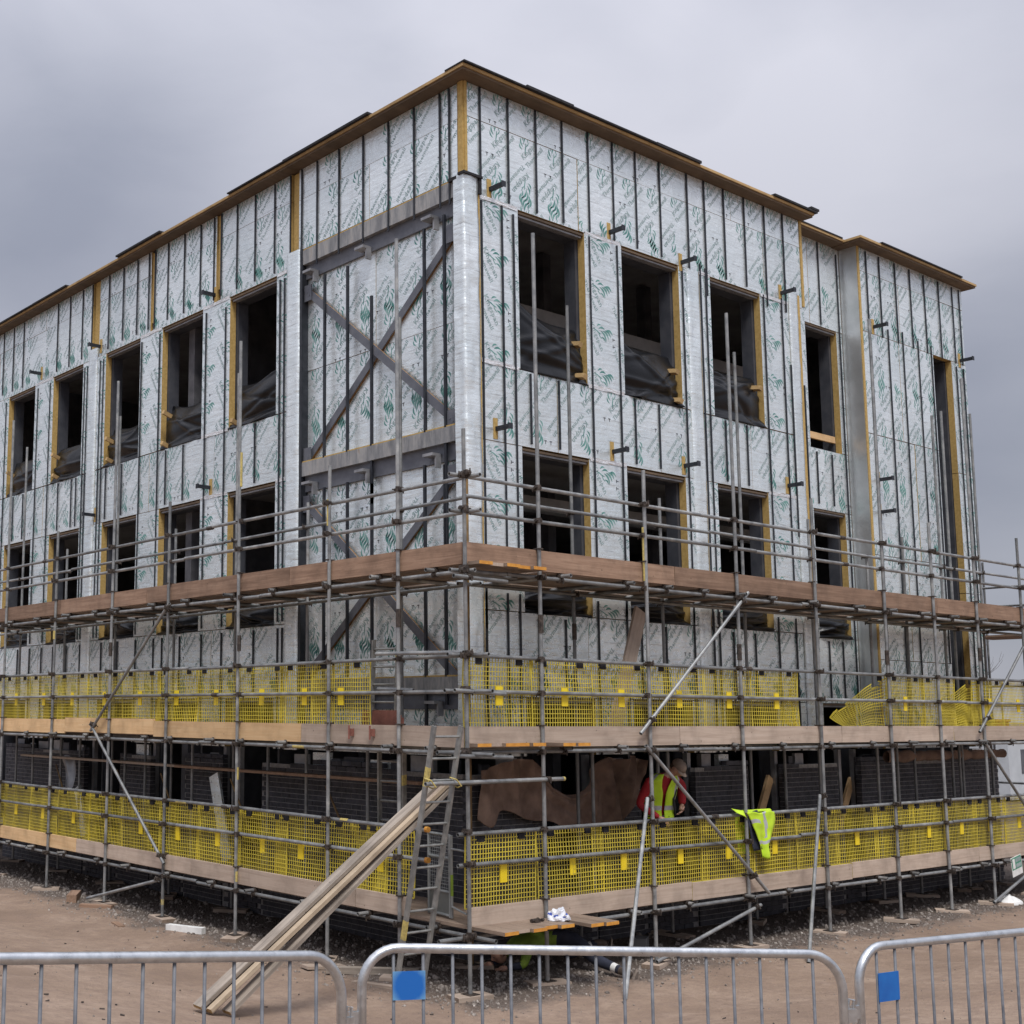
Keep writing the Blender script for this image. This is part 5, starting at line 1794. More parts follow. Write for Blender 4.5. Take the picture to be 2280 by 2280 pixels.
def make_person(label, joints, edges, root, region, mats, head_c, head_dir, head_up, hands, org):
    t_ = thing('person', label, 'person', org)
    me, names = skin_body(joints, edges, root)
    for mm in mats:
        me.materials.append(MAT[mm])
    for p_ in me.polygons:
        c_ = p_.center
        best, bi, bt = 9, None, 0
        for (a, b_) in edges:
            A, B2 = Vector(joints[a][0]), Vector(joints[b_][0])
            d_, tt = seg_dist(c_, A, B2)
            d_ -= 0.5 * min(joints[a][1] if isinstance(joints[a][1], (int, float)) else joints[a][1][0], 0.1)
            if d_ < best:
                best, bi, bt = d_, (a, b_), tt
        p_.material_index = region(bi, bt, c_)
        p_.use_smooth = True
    me.transform(Matrix.Translation(-Vector(org)))
    body = link('body', me, t_)
    PORG[body.name] = Vector(org)
    # head with nose, brow, ears
    hc = Vector(head_c)
    z_ = Vector(head_up).normalized()
    f_ = Vector(head_dir)
    f_ = (f_ - z_ * f_.dot(z_)).normalized()
    x_ = f_.cross(z_).normalized()
    mb = MB()

    def hf(u, v_):
        th, ph = u * 2 * math.pi, (v_ - 0.5) * math.pi
        lx, ly, lz = math.cos(ph) * math.sin(th), math.cos(ph) * math.cos(th), math.sin(ph)
        jaw = 1.0 - 0.22 * max(0, -lz)
        q = Vector((lx * 0.074 * jaw, ly * 0.096 * (jaw if ly > 0 else 1), lz * 0.118))
        if ly > 0:
            nose = math.exp(-((lx / 0.16) ** 2 + ((lz + 0.12) / 0.22) ** 2)) * 0.026
            eye = -0.010 * (math.exp(-(((lx - 0.42) / 0.18) ** 2 + ((lz - 0.06) / 0.12) ** 2)) + math.exp(-(((lx + 0.42) / 0.18) ** 2 + ((lz - 0.06) / 0.12) ** 2)))
            mouth = -0.006 * math.exp(-((lx / 0.3) ** 2 + ((lz + 0.52) / 0.05) ** 2))
            q.y += nose + eye + mouth
        return hc + x_ * q.x + f_ * q.y + z_ * q.z
    mb.grid(hf, 32, 20)
    mb.build('head', 'skin', t_, smooth=True)
    for sg in (-1, 1):
        MB().grid(lambda u, v_, sg=sg: hc + x_ * (sg * (0.076 + 0.012 * math.sin(v_ * math.pi) * math.sin(u * math.pi))) + f_ * (-0.005 + 0.018 * math.cos(u * 2 * math.pi) * math.sin(v_ * math.pi)) + z_ * (0.03 * math.cos(v_ * math.pi)), 10, 6).build('ear', 'skin', t_, smooth=True)
        MB().tube(hc + x_ * (sg * 0.030) + f_ * 0.080 + z_ * 0.008, hc + x_ * (sg * 0.030) + f_ * 0.0865 + z_ * 0.008, 0.010, n=8).build('eye', 'ink', t_)
    # short hair round the back
    MB().grid(lambda u, v_: hc + x_ * (0.079 * math.cos(v_ * 1.35) * math.sin(math.pi * 0.5 + u * math.pi)) + f_ * (0.101 * math.cos(v_ * 1.35) * math.cos(math.pi * 0.5 + u * math.pi)) + z_ * (-0.03 + 0.152 * math.sin(v_ * 1.45)), 16, 8).build('hair', 'hair', t_, smooth=True)
    for (wr, hd, nm, curl) in hands:
        wr, hd, nm = Vector(wr), Vector(hd).normalized(), Vector(nm).normalized()
        sd = hd.cross(nm).normalized()
        mb = MB()
        mb.path([wr - hd * 0.01, wr + hd * 0.03, wr + hd * 0.07, wr + hd * 0.09], [0.024, 0.034, 0.036, 0.028], n=8)
        for k, (off, L) in enumerate(((-0.030, 0.066), (-0.010, 0.078), (0.010, 0.074), (0.030, 0.056))):
            b0 = wr + hd * 0.085 + sd * off
            p1 = b0 + hd * (L * 0.45) + nm * (L * 0.12 * curl)
            p2 = p1 + hd * (L * 0.28) + nm * (L * 0.45 * curl)
            p3 = p2 + hd * (L * 0.05) + nm * (L * 0.40 * curl)
            mb.path([b0 - hd * 0.01, b0, p1, p2, p3], [0.010, 0.010, 0.0092, 0.0085, 0.006], n=6)
        b0 = wr + hd * 0.03 - sd * 0.03
        mb.path([b0, b0 - sd * 0.022 + hd * 0.025, b0 - sd * 0.026 + hd * 0.055 + nm * 0.015, b0 - sd * 0.016 + hd * 0.075 + nm * 0.025], [0.013, 0.012, 0.010, 0.007], n=6)
        mb.build('hand', 'skin', t_, smooth=True)
    return t_, body, (hc, x_, f_, z_)


def shell(body, t_, keep, off, matfn, mats, name):
    """clothing: a copy of part of the body surface pushed outward"""
    me = body.data
    idx, vs_, fs, ms = {}, [], [], []
    org = PORG[body.name]
    for p_ in me.polygons:
        c_ = p_.center + org
        if not keep(c_, p_.normal):
            continue
        q = []
        for vi in p_.vertices:
            if vi not in idx:
                idx[vi] = len(vs_)
                vv = me.vertices[vi]
                vs_.append(tuple(vv.co + vv.normal * off))
            q.append(idx[vi])
        fs.append(tuple(q))
        ms.append(matfn(c_))
    m2 = bpy.data.meshes.new(name)
    m2.from_pydata(vs_, [], fs)
    for mm in mats:
        m2.materials.append(MAT[mm])
    m2.polygons.foreach_set('material_index', ms)
    m2.polygons.foreach_set('use_smooth', [True] * len(fs))
    m2.update()
    ob = link(name, m2, t_)
    sd = ob.modifiers.new('thick', 'SOLIDIFY')
    sd.thickness = 0.006
    sd.offset = 1
    return ob


# the man on the lowest lift, bending a little, facing out
MX, MY, MZ = 4.22, 0.62, 0.855
J = {
    'pelvis': ((MX + 0.02, MY + 0.06, MZ + 0.93), (0.165, 0.125)),
    'waist': ((MX + 0.0, MY + 0.04, MZ + 1.08), (0.160, 0.120)),
    'chest': ((MX - 0.03, MY - 0.02, MZ + 1.30), (0.185, 0.135)),
    'upper': ((MX - 0.07, MY - 0.12, MZ + 1.44), (0.170, 0.115)),
    'neck': ((MX - 0.06, MY - 0.21, MZ + 1.53), 0.062),
    'skull': ((MX - 0.04, MY - 0.27, MZ + 1.58), 0.060),
    'sh_r': ((MX + 0.18, MY - 0.04, MZ + 1.50), 0.092),
    'el_r': ((MX + 0.50, MY + 0.02, MZ + 1.37), 0.078),
    'wr_r': ((MX + 0.34, MY - 0.10, MZ + 1.12), 0.048),
    'sh_l': ((MX - 0.26, MY - 0.04, MZ + 1.43), 0.080),
    'el_l': ((MX - 0.33, MY + 0.10, MZ + 1.14), 0.058),
    'wr_l': ((MX - 0.24, MY - 0.16, MZ + 0.98), 0.040),
    'hip_r': ((MX + 0.13, MY + 0.05, MZ + 0.86), 0.115),
    'kn_r': ((MX + 0.16, MY - 0.02, MZ + 0.48), 0.078),
    'an_r': ((MX + 0.16, MY + 0.05, MZ + 0.10), 0.052),
    'to_r': ((MX + 0.18, MY - 0.12, MZ + 0.046), (0.045, 0.045)),
    'hip_l': ((MX - 0.10, MY + 0.05, MZ + 0.86), 0.115),
    'kn_l': ((MX - 0.13, MY - 0.02, MZ + 0.48), 0.078),
    'an_l': ((MX - 0.14, MY + 0.05, MZ + 0.10), 0.052),
    'to_l': ((MX - 0.16, MY - 0.12, MZ + 0.046), (0.045, 0.045)),
}
ED = [('pelvis', 'waist'), ('waist', 'chest'), ('chest', 'upper'), ('upper', 'neck'), ('neck', 'skull'), ('upper', 'sh_r'), ('sh_r', 'el_r'), ('el_r', 'wr_r'), ('upper', 'sh_l'), ('sh_l', 'el_l'), ('el_l', 'wr_l'),
      ('pelvis', 'hip_r'), ('hip_r', 'kn_r'), ('kn_r', 'an_r'), ('an_r', 'to_r'), ('pelvis', 'hip_l'), ('hip_l', 'kn_l'), ('kn_l', 'an_l'), ('an_l', 'to_l')]


def reg_man(e, tt, c_):
    if e in (('neck', 'skull'),) or (e == ('upper', 'neck') and tt > 0.9):
        return 2
    if e[0] in ('an_r', 'an_l') or (e[0] in ('kn_r', 'kn_l') and tt > 0.82):
        return 3
    if e[0] in ('hip_r', 'hip_l', 'kn_r', 'kn_l') or e[1] in ('hip_r', 'hip_l') or (e == ('pelvis', 'waist') and tt < 0.4):
        return 1
    return 0


man, mbody, hd_ = make_person('person in hi-vis vest, red sleeves and brown cap standing on the lowest lift', J, ED, 'pelvis', reg_man, ['red_cloth', 'dark_cloth', 'skin', 'boot_leather'],
                              (MX - 0.02, MY - 0.30, MZ + 1.625), (0.05, -0.6, -0.8), (0.05, -0.75, 0.65),
                              [((MX + 0.34, MY - 0.10, MZ + 1.12), (-0.5, -0.2, -0.7), (-0.8, 0.2, 0), 0.9), ((MX - 0.24, MY - 0.16, MZ + 0.98), (0.5, -0.6, -0.4), (0.4, 0.4, -0.6), 0.9)], (MX, MY, MZ))
hc, hx, hf_, hz_ = hd_
MB().grid(lambda u, v_: hc + hx * (0.086 * math.cos(v_ * 1.5) * math.sin(u * 2 * math.pi)) + hf_ * (0.112 * math.cos(v_ * 1.5) * math.cos(u * 2 * math.pi)) + hz_ * (0.035 + 0.105 * math.sin(v_ * 1.57)), 24, 8).build('cap', 'cap_cloth', man, smooth=True)
MB().grid(lambda u, v_: hc + hx * (0.080 * math.sin((u - 0.5) * 2.4) * (1 + 0.1 * v_)) + hf_ * (0.09 * math.cos((u - 0.5) * 2.0) + 0.075 * v_ * math.cos((u - 0.5) * 2.2)) + hz_ * (0.045 - 0.02 * v_ - 0.02 * (u - 0.5) ** 2), 12, 4).build('cap_peak', 'cap_cloth', man, smooth=True)


VS = [(0.955, 0.02, 0.045, 0.225, 0.175), (1.05, 0.01, 0.04, 0.225, 0.175), (1.15, -0.005, 0.02, 0.235, 0.185), (1.27, -0.02, -0.005, 0.255, 0.20), (1.38, -0.035, -0.035, 0.265, 0.20), (1.47, -0.055, -0.10, 0.25, 0.18), (1.55, -0.06, -0.15, 0.165, 0.125)]


def vest_pt(u, v_):
    z, cx_, cy_, rx_, ry_ = lerp_poly0(VS, v_)
    gap = 0.10 + 0.75 * max(0, v_ - 0.55)               # open front widening to a V neck
    an = -math.pi / 2 - 0.5 + gap + u * (2 * math.pi - 2 * gap)
    rip = 1 + 0.025 * math.sin(an * 5 + v_ * 7) + 0.02 * noise.noise(Vector((u * 6, v_ * 5, 3)))
    return Vector((MX + cx_ + rx_ * math.cos(an) * rip, MY + cy_ + ry_ * math.sin(an) * rip, MZ + z - 0.03 * math.cos(an) * 0))


def lerp_poly0(pts, u):
    u = max(0, min(1, u)) * (len(pts) - 1)
    i = min(int(u), len(pts) - 2)
    t_ = u - i
    return tuple(pts[i][k] * (1 - t_) + pts[i + 1][k] * t_ for k in range(len(pts[0])))


mb = MB()
NU, NV = 60, 30
mb.grid(vest_pt, NU, NV)
for j_ in range(NV):
    for i_ in range(NU):
        u, v_ = (i_ + 0.5) / NU, (j_ + 0.5) / NV
        if 0.20 < v_ < 0.31 or (v_ > 0.31 and (0.10 < u < 0.17 or 0.83 < u < 0.90)):
            mb.m[j_ * NU + i_] = 1
ob = mb.build('hi_vis_vest', ['hi_vis', 'reflective'], man, smooth=True)
sd = ob.modifiers.new('thick', 'SOLIDIFY')
sd.thickness = 0.006
mb = MB()
mb.path([(MX + 0.10, MY - 0.19, MZ + 1.34), (MX + 0.02, MY - 0.20, MZ + 1.22), (MX + 0.08, MY - 0.17, MZ + 1.08), (MX + 0.17, MY - 0.10, MZ + 1.0)], 0.018, n=6)
mb.build('harness_strap', 'dark_cloth', man)
mb = MB()
mb.path([(MX + 0.20 * math.cos(a_ * math.pi / 8) + 0.01, MY + 0.045 + 0.155 * math.sin(a_ * math.pi / 8), MZ + 0.985) for a_ in range(17)], 0.022, n=6)
mb.build('tool_belt', 'dark_cloth', man)

# the one on hands and knees below the deck
Q = {
    'pelvis': ((2.22, 0.62, 0.50), (0.150, 0.130)),
    'waist': ((2.06, 0.72, 0.47), (0.140, 0.12)),
    'chest': ((1.84, 0.82, 0.40), (0.165, 0.135)),
    'upper': ((1.70, 0.88, 0.36), (0.150, 0.11)),
    'neck': ((1.60, 0.93, 0.32), 0.060),
    'skull': ((1.53, 0.96, 0.29), 0.060),
    'sh_r': ((1.70, 0.72, 0.34), 0.078),
    'el_r': ((1.55, 0.66, 0.18), 0.055),
    'wr_r': ((1.38, 0.78, 0.15), 0.038),
    'sh_l': ((1.76, 1.02, 0.36), 0.078),
    'el_l': ((1.60, 1.08, 0.20), 0.055),
    'wr_l': ((1.42, 1.06, 0.15), 0.038),
    'hip_r': ((2.27, 0.50, 0.44), 0.110),
    'kn_r': ((2.30, 0.16, 0.24), 0.078),
    'an_r': ((2.29, -0.24, 0.17), 0.052),
    'to_r': ((2.31, -0.36, 0.145), 0.042),
    'hip_l': ((2.34, 0.70, 0.44), 0.110),
    'kn_l': ((2.42, 0.74, 0.19), 0.076),
    'an_l': ((2.74, 0.50, 0.36), 0.050),
    'to_l': ((2.82, 0.42, 0.34), 0.042),
}


def reg_cr(e, tt, c_):
    if e == ('neck', 'skull'):
        return 2
    for k in ('r', 'l'):
        if e == ('an_' + k, 'to_' + k):
            return 3
        if e == ('kn_' + k, 'an_' + k):
            return 4 if 0.60 < tt < 0.80 else 3 if tt > 0.92 else 1
    if e[0].startswith('hip') or e[0].startswith('kn') or e[0].startswith('el') or e[1].startswith('hip') or (e == ('pelvis', 'waist') and tt < 0.75):
        return 1
    return 0


crw, cbody, hd2 = make_person('person in navy trousers kneeling on the ground under the lowest lift, boot sole showing', Q, ED, 'pelvis', reg_cr, ['hi_vis_dull', 'navy_cloth', 'skin', 'boot_leather', 'white_paint'],
                              (1.47, 0.99, 0.27), (-0.8, 0.3, -0.5), (-0.4, 0.2, 0.8), [((1.38, 0.78, 0.15), (-0.9, 0.2, -0.05), (0, 0, -1), 0.2), ((1.42, 1.06, 0.15), (-0.9, 0, -0.05), (0, 0, -1), 0.2)], (2.22, 0.62, 0.1))
for (an, to) in (((2.29, -0.24, 0.17), (2.31, -0.36, 0.145)), ((2.74, 0.50, 0.36), (2.82, 0.42, 0.34))):
    an, to = Vector(an), Vector(to)
    d_ = (to - an).normalized()
    q = to + d_ * 0.035
    u_ = Vector((0.25, 0, 1)).normalized()
    u_ = (u_ - d_ * u_.dot(d_)).normalized()
    s_ = d_.cross(u_)
    MB().grid(lambda u, v_: q + u_ * ((0.145 * (1 - v_) - 0.02) * math.cos(u * 2 * math.pi) - 0.055 + 0.03) + s_ * (0.055 * (1 - v_) * math.sin(u * 2 * math.pi)) + d_ * (0.018 * (v_ > 0.05)), 20, 4).build('boot_sole', 'boot_sole', crw)

# ------------------------------------------------------------------ jacket thrown over the rail
jk = thing('hi_vis_jacket', 'bright yellow hi-vis jacket with grey bands thrown over the guard rail', 'jacket', (5.55, 0.02, 1.27))


def lerp_poly(pts, u):
    u = max(0, min(1, u)) * (len(pts) - 1)
    i = min(int(u), len(pts) - 2)
    t_ = u - i
    return tuple(pts[i][k] * (1 - t_) + pts[i + 1][k] * t_ for k in range(len(pts[0])))


LE = [(5.22, 1.885), (5.33, 1.72), (5.42, 1.55), (5.48, 1.42), (5.53, 1.27)]
RE = [(5.86, 1.885), (5.88, 1.72), (5.80, 1.58), (5.71, 1.44), (5.70, 1.265)]
mb = MB()


def jf(u, v_):
    l, r_ = lerp_poly(LE, v_), lerp_poly(RE, v_)
    x = l[0] + (r_[0] - l[0]) * u
    z = l[1] + (r_[1] - l[1]) * u
    fold = 0.035 * math.sin(u * 9 + v_ * 3) * (0.25 + v_) + 0.02 * noise.noise(Vector((x * 9, z * 9, 1)))
    return Vector((x, 0.0 + -0.025 - 0.03 * math.sin(math.pi * u) - fold * 0.7, z + 0.012 * math.sin(u * 11)))


mb.grid(jf, 26, 26)
mb.m = [0] * len(mb.f)
for j in range(26):
    for i in range(26):
        u, v_ = (i + 0.5) / 26, (j + 0.5) / 26
        if 0.60 < v_ < 0.68 or (0.50 < u + v_ * 0.12 < 0.60 and v_ < 0.55) or (0.16 < v_ < 0.24 and u < 0.30):
            mb.m[j * 26 + i] = 1
ob = mb.build('outer_shell', ['hi_vis', 'reflective'], jk, smooth=True)
ob.modifiers.new('thick', 'SOLIDIFY').thickness = 0.008
# over the rail and down behind
ob = MB().grid(lambda u, v_: Vector((5.20 + 0.66 * u, 0.049 + 0.040 * math.cos(math.pi * (1 - v_)) + 0.008 * math.sin(u * 12), 1.878 + 0.034 * math.sin(math.pi * v_) - 0.012 * math.sin(u * 11) * 0)), 20, 8).build('shoulder', 'hi_vis', jk, smooth=True)
ob.modifiers.new('thick', 'SOLIDIFY').thickness = 0.006
ob = MB().grid(lambda u, v_: Vector((5.20 + 0.62 * u, 0.125 + 0.02 * math.sin(u * 8 + v_ * 4), 1.87 - 0.55 * v_)), 16, 12).build('back_panel', 'hi_vis', jk, smooth=True)
ob.modifiers.new('thick', 'SOLIDIFY').thickness = 0.006
ob = MB().grid(lambda u, v_: Vector((5.20 + 0.30 * u + 0.20 * v_, -0.005 - 0.015 * math.sin(u * 6 + v_ * 5), 1.86 - 0.50 * v_ + 0.05 * u)), 12, 14).build('lining', 'navy_cloth', jk, smooth=True)
ob.modifiers.new('thick', 'SOLIDIFY').thickness = 0.006
ob = MB().grid(lambda u, v_: Vector((4.94 + 0.30 * u, 0.02 - 0.05 * v_ + 0.02 * math.sin(u * 7), 1.945 - 0.05 * u - 0.075 * v_ * (0.35 + u))), 12, 5).build('collar', 'hi_vis', jk, smooth=True)
ob.modifiers.new('thick', 'SOLIDIFY').thickness = 0.006

# ------------------------------------------------------------------ hessian sheet hung in front of the brickwork
def smooth_poly(pts, u):
    u = max(0, min(1, u)) * (len(pts) - 1)
    i = min(int(u), len(pts) - 2)
    t_ = u - i
    P_ = [pts[max(0, min(len(pts) - 1, i + k))] for k in (-1, 0, 1, 2)]
    out = []
    for k in range(2):
        a_, b_, c2, d2 = (q[k] for q in P_)
        out.append(0.5 * (2 * b_ + (c2 - a_) * t_ + (2 * a_ - 5 * b_ + 4 * c2 - d2) * t_ ** 2 + (3 * b_ - a_ - 3 * c2 + d2) * t_ ** 3))
    return out


TOPE = [(1.52, 2.47), (1.75, 2.51), (2.06, 2.58), (2.35, 2.60), (2.60, 2.54), (2.85, 2.27), (3.15, 2.12), (3.45, 2.14), (3.70, 2.36), (3.92, 2.60), (4.30, 2.57), (4.60, 2.61), (4.84, 2.54)]
BOTE = [(1.50, 1.86), (1.72, 1.74), (1.92, 1.93), (2.30, 1.88), (2.60, 1.80), (2.95, 1.70), (3.20, 1.66), (3.5, 1.64), (3.8, 1.66), (4.1, 1.66), (4.34, 1.72), (4.62, 2.02), (4.86, 2.36)]
mb = MB()


def hfn(u, v_):
    a, b_ = smooth_poly(TOPE, u), smooth_poly(BOTE, u)
    x, z = a[0] + (b_[0] - a[0]) * v_, a[1] + (b_[1] - a[1]) * v_
    wob = 1.6 * noise.noise(Vector((x * 1.7, z * 1.4, 4)))
    hang = 1.0 if x > 3.5 else 0.55 if x < 2.5 else 0.3
    y = 1.33 + 0.075 * math.sin(x * 13 + z * 4 + wob) * hang * (1 - 0.45 * v_) + 0.04 * math.sin(x * 29 - z * 6 + 2 * wob) * hang * (1 - 0.7 * v_)
    y += 0.05 * math.sin(v_ * 15 + 2.2 * abs(x - 3.3) + wob) * max(0, 1 - v_ * 1.3) * max(0, 1 - abs(x - 3.2) / 1.1)
    if 0.02 < v_ < 0.16 and 2.6 < x < 3.95:
        y -= 0.06 * math.sin((v_ - 0.02) / 0.14 * math.pi)       # rolled swag
    z -= 0.05 * math.sin(math.pi * u) * v_ * math.sin(x * 6)
    return Vector((x, min(y, 1.44), z))


mb.grid(hfn, 130, 40)
ob = mb.build('hessian_sheet', 'hessian', None, smooth=True)
ob.modifiers.new('thick', 'SOLIDIFY').thickness = 0.006
tag(ob, 'brown hessian sheet hung in a swag in front of the dark brickwork', 'sheet')
# short length rolled on the far part of the wall
mb = MB()
mb.grid(lambda u, v_: Vector((11.3 + 4.3 * u, 1.25 + 0.07 * math.cos(v_ * 2 * math.pi) + 0.03 * noise.noise(Vector((u * 30, v_ * 3, 0))), 2.50 + (0.09 + 0.05 * noise.noise(Vector((u * 14, 1, v_)))) * math.sin(v_ * 2 * math.pi))), 60, 10)
ob = mb.build('hessian_sheet', 'hessian', None, smooth=True)
tag(ob, 'rolled brown hessian along the top of the far brickwork', 'sheet')

# ------------------------------------------------------------------ small things
# bag of wrappers on the boards
mb = MB()


def bagf(u, v_):
    th, ph = u * 2 * math.pi, v_ * math.pi * 0.5
    n_ = 1 + 0.35 * noise.noise(Vector((math.cos(th) * 2, math.sin(th) * 2, v_ * 4)))
    return Vector((1.22 + 0.15 * math.cos(th) * math.cos(ph) * n_, -0.20 + 0.10 * math.sin(th) * math.cos(ph) * n_, 0.857 + 0.115 * math.sin(ph) * n_ + 0.015 * math.sin(th * 3) * v_))


mb.grid(bagf, 28, 12)
mb.m = [1 if noise.noise(Vector(((i % 28) * 0.30, (i // 28) * 0.45, 0.7))) > 0.16 and 1 < (i // 28) < 6 else 0 for i in range(len(mb.f))]
ob = mb.build('plastic_bag', ['bag_film', 'bag_blue'], None)
tag(ob, 'crumpled clear plastic bag with blue print lying on the projecting boards', 'bag')
mb = MB().tube((0.80, -0.17, 0.875), (0.88, -0.16, 0.875), 0.022, n=8).tube((0.90, -0.20, 0.875), (0.95, -0.13, 0.88), 0.020, n=8).box((0.83, -0.21, 0.855), (0.91, -0.17, 0.885)).tube((0.97, -0.17, 0.872), (1.02, -0.15, 0.872), 0.018, n=8)
tag(mb.build('loose_coupler', 'coupler_steel', None), 'loose rusty coupler lying on the projecting boards beside the plastic bag', 'coupler')


def lump(name, label, cat, p, size, rot, mat, grp=None):
    me = MB().box((-size[0] / 2, -size[1] / 2, 0), (size[0] / 2, size[1] / 2, size[2])).mesh(name, mat)
    ob = link(name, me)
    ob.location = (p[0], p[1], gz(p[0], p[1]) - 0.004 if len(p) < 3 else p[2])
    ob.rotation_euler = rot
    return tag(ob, label, cat, grp)


lump('insulation_offcut', 'white insulation strip lying on the gravel under the braced side', 'offcut', (-0.30, 5.34), (0.62, 0.10, 0.085), (0, 0, R(112)), 'white_paint')
lump('timber_offcut', 'thick brown timber block on the dirt by a far upright', 'timber', (-0.16, 9.0), (0.62, 0.16, 0.12), (0, 0, R(55)), 'board_red')
lump('timber_offcut', 'thin grey timber lying beside the thick brown block', 'timber', (0.10, 8.75), (0.60, 0.20, 0.04), (0, 0, R(48)), 'board_grey')
lump('timber_offcut', 'dark red timber sleeper lying under the sloping kicker tube', 'timber', (-0.24, 8.08), (0.55, 0.11, 0.05), (0, 0, R(128)), 'board_red')
lump('timber_offcut', 'small brown timber scrap on the gravel edge', 'timber', (-0.72, 6.52), (0.42, 0.10, 0.025), (0, 0, R(75)), 'board_red')
lump('timber_offcut', 'pale board offcut tilted on the ground below the leaning planks', 'timber', (-0.22, 2.30), (0.55, 0.2, 0.035), (0, R(4), R(-10)), 'board_weathered')
lump('timber_offcut', 'long grey timber lying across the ladder foot', 'timber', (-0.02, 1.62), (1.1, 0.12, 0.07), (0, 0, R(-42)), 'board_grey')
lump('timber_offcut', 'short timber lying just outside the ladder foot', 'timber', (-0.42, 1.12), (0.55, 0.10, 0.03), (0, 0, R(-70)), 'board_weathered')
ob = MB().grid(lambda u, v_: Vector((12.5 + 0.30 * math.cos(u * 6.2832) * math.cos(v_ * 1.57) * (1 + 0.25 * noise.noise(Vector((u * 5, v_ * 2, 1)))), -0.08 + 0.18 * math.sin(u * 6.2832) * math.cos(v_ * 1.57), 0.09 + 0.14 * math.sin(v_ * 1.57) * (1 + 0.4 * noise.noise(Vector((u * 4, v_ * 3, 5)))))), 24, 8).build('paper_sack', 'white_paint', None)
tag(ob, 'crumpled white sack on the dirt at the far foot of the scaffold', 'sack')
lump('rubble_block', 'grey block lying in the shade under the lowest lift', 'block', (3.9, 0.75), (0.28, 0.16, 0.16), (0, 0, R(30)), 'concrete')
# timber props in the ground floor openings
for pa, pb, lb in (((7.78, 1.66, 1.05), (8.52, 1.72, 2.20), 'sloping timber prop in the ground floor opening behind the hung jacket'), ((10.35, 1.66, 1.30), (11.0, 1.74, 2.10), 'short sloping timber prop in the far ground floor opening')):
    pa, pb = Vector(pa), Vector(pb)
    ob = link('timber_prop', board_mesh((pb - pa).length, 0.15, 0.05, ['board_new', 'timber_edge'], 1))
    d_ = (pb - pa).normalized()
    zz = d_.cross(Vector((0, 1, 0))).normalized()
    ob.matrix_world = Matrix.Translation((pa + pb) / 2) @ Matrix((d_, zz, d_.cross(zz))).transposed().to_4x4()
    tag(ob, lb, 'prop')
# foil offcut and torn sheet leaning on the braced side's ground floor
for (pa, pb, w_, lb) in (((1.22, 6.55, 0.87), (1.28, 7.05, 2.18), 0.26, 'bent foil-faced board offcut leaning by a ground floor opening'), ((1.22, 11.3, 0.87), (1.28, 11.75, 1.75), 0.22, 'second foil-faced board offcut leaning near the torn sheet')):
    pa, pb = Vector(pa), Vector(pb)
    ob = link('foil_offcut', board_mesh((pb - pa).length, w_, 0.04, ['foil', 'foam'], 1))
    d_ = (pb - pa).normalized()
    zz = d_.cross(Vector((1, 0, 0))).normalized()
    ob.matrix_world = Matrix.Translation((pa + pb) / 2) @ Matrix((d_, zz, d_.cross(zz))).transposed().to_4x4()
    tag(ob, lb, 'offcut')
ob = MB().grid(lambda u, v_: Vector((1.20 + 0.05 * math.sin(u * 7 + v_ * 3), 11.75 + 0.55 * u * (1 - 0.55 * v_) + 0.05 * v_, 2.30 - 0.55 * v_ - 0.05 * math.sin(u * 9))), 14, 10).build('torn_sheet', 'stud_galv', None, smooth=True)
tag(ob, 'torn pale sheet hanging from the inner guard board', 'sheet')
# stack of red-brown boards behind the last guard of the middle lift
for k in range(4):
    ob = MB().box((0.35 + 0.04 * k, 1.62, 2.856), (0.385 + 0.04 * k, 2.25 + 0.05 * k, 3.22 - 0.03 * k)).build('loose_sheet', 'red_brick_board', None)
    tag(ob, 'red-brown sheet standing on edge behind the guard by the ladder bay', 'sheet', 'red-brown sheets by the ladder bay')
# scaffold safety tag board (green)
sg = thing('scaffold_sign', 'small green and white scaffold inspection sign tied under the lowest lift', 'sign', (12.85, -0.08, 0.45))
M_ = Matrix.Translation((12.86, -0.075, 0.70)) @ Matrix.Rotation(R(-9), 4, 'Y')
MB().box((-0.19, -0.006, -0.16), (0.19, 0.0, 0.16), 0, M_).build('sign_panel', 'white_paint', sg)
MB().box((-0.175, -0.008, -0.05), (0.175, -0.0065, 0.15), 0, M_).build('green_field', 'sign_green', sg)
MB().box((-0.145, -0.010, -0.03), (-0.06, -0.0085, 0.13), 0, M_).build('tag_symbol', 'white_paint', sg)
MB().box((-0.035, -0.010, 0.06), (0.15, -0.0085, 0.13), 0, M_).box((-0.035, -0.010, -0.03), (0.15, -0.0085, 0.035), 0, M_).build('letter_block', 'print_grey', sg)
# canopy of yellow crates far along the middle lift
for k, (x, y, z) in enumerate(((12.9, 0.75, 2.855), (13.5, 0.75, 2.855), (12.95, 0.75, 3.16), (13.5, 0.78, 3.16), (14.1, 0.75, 2.855))):
    mb = MB().box((x - 0.25, y - 0.2, z), (x + 0.25, y + 0.2, z + 0.29))
    mb.box((x - 0.27, y - 0.22, z + 0.25), (x + 0.27, y + 0.22, z + 0.30))
    ob = mb.build('stacked_crate', 'guard_yellow' if k != 4 else 'orange_paint', None)
    if k == 4:
        tag(ob, 'orange crate beside the yellow crates on the far middle lift', 'crate')
    else:
        tag(ob, 'yellow crate in the pile behind the far guards of the middle lift', 'crate', 'yellow crates on the far middle lift')

# ------------------------------------------------------------------ gravel along the foot of the building
rr = random.Random(5)
ico = bmesh.new()
bmesh.ops.create_icosphere(ico, subdivisions=1, radius=1.0)
iv = [v_.co.copy() for v_ in ico.verts]
ifc = [tuple(v_.index for v_ in f_.verts) for f_ in ico.faces]
ico.free()


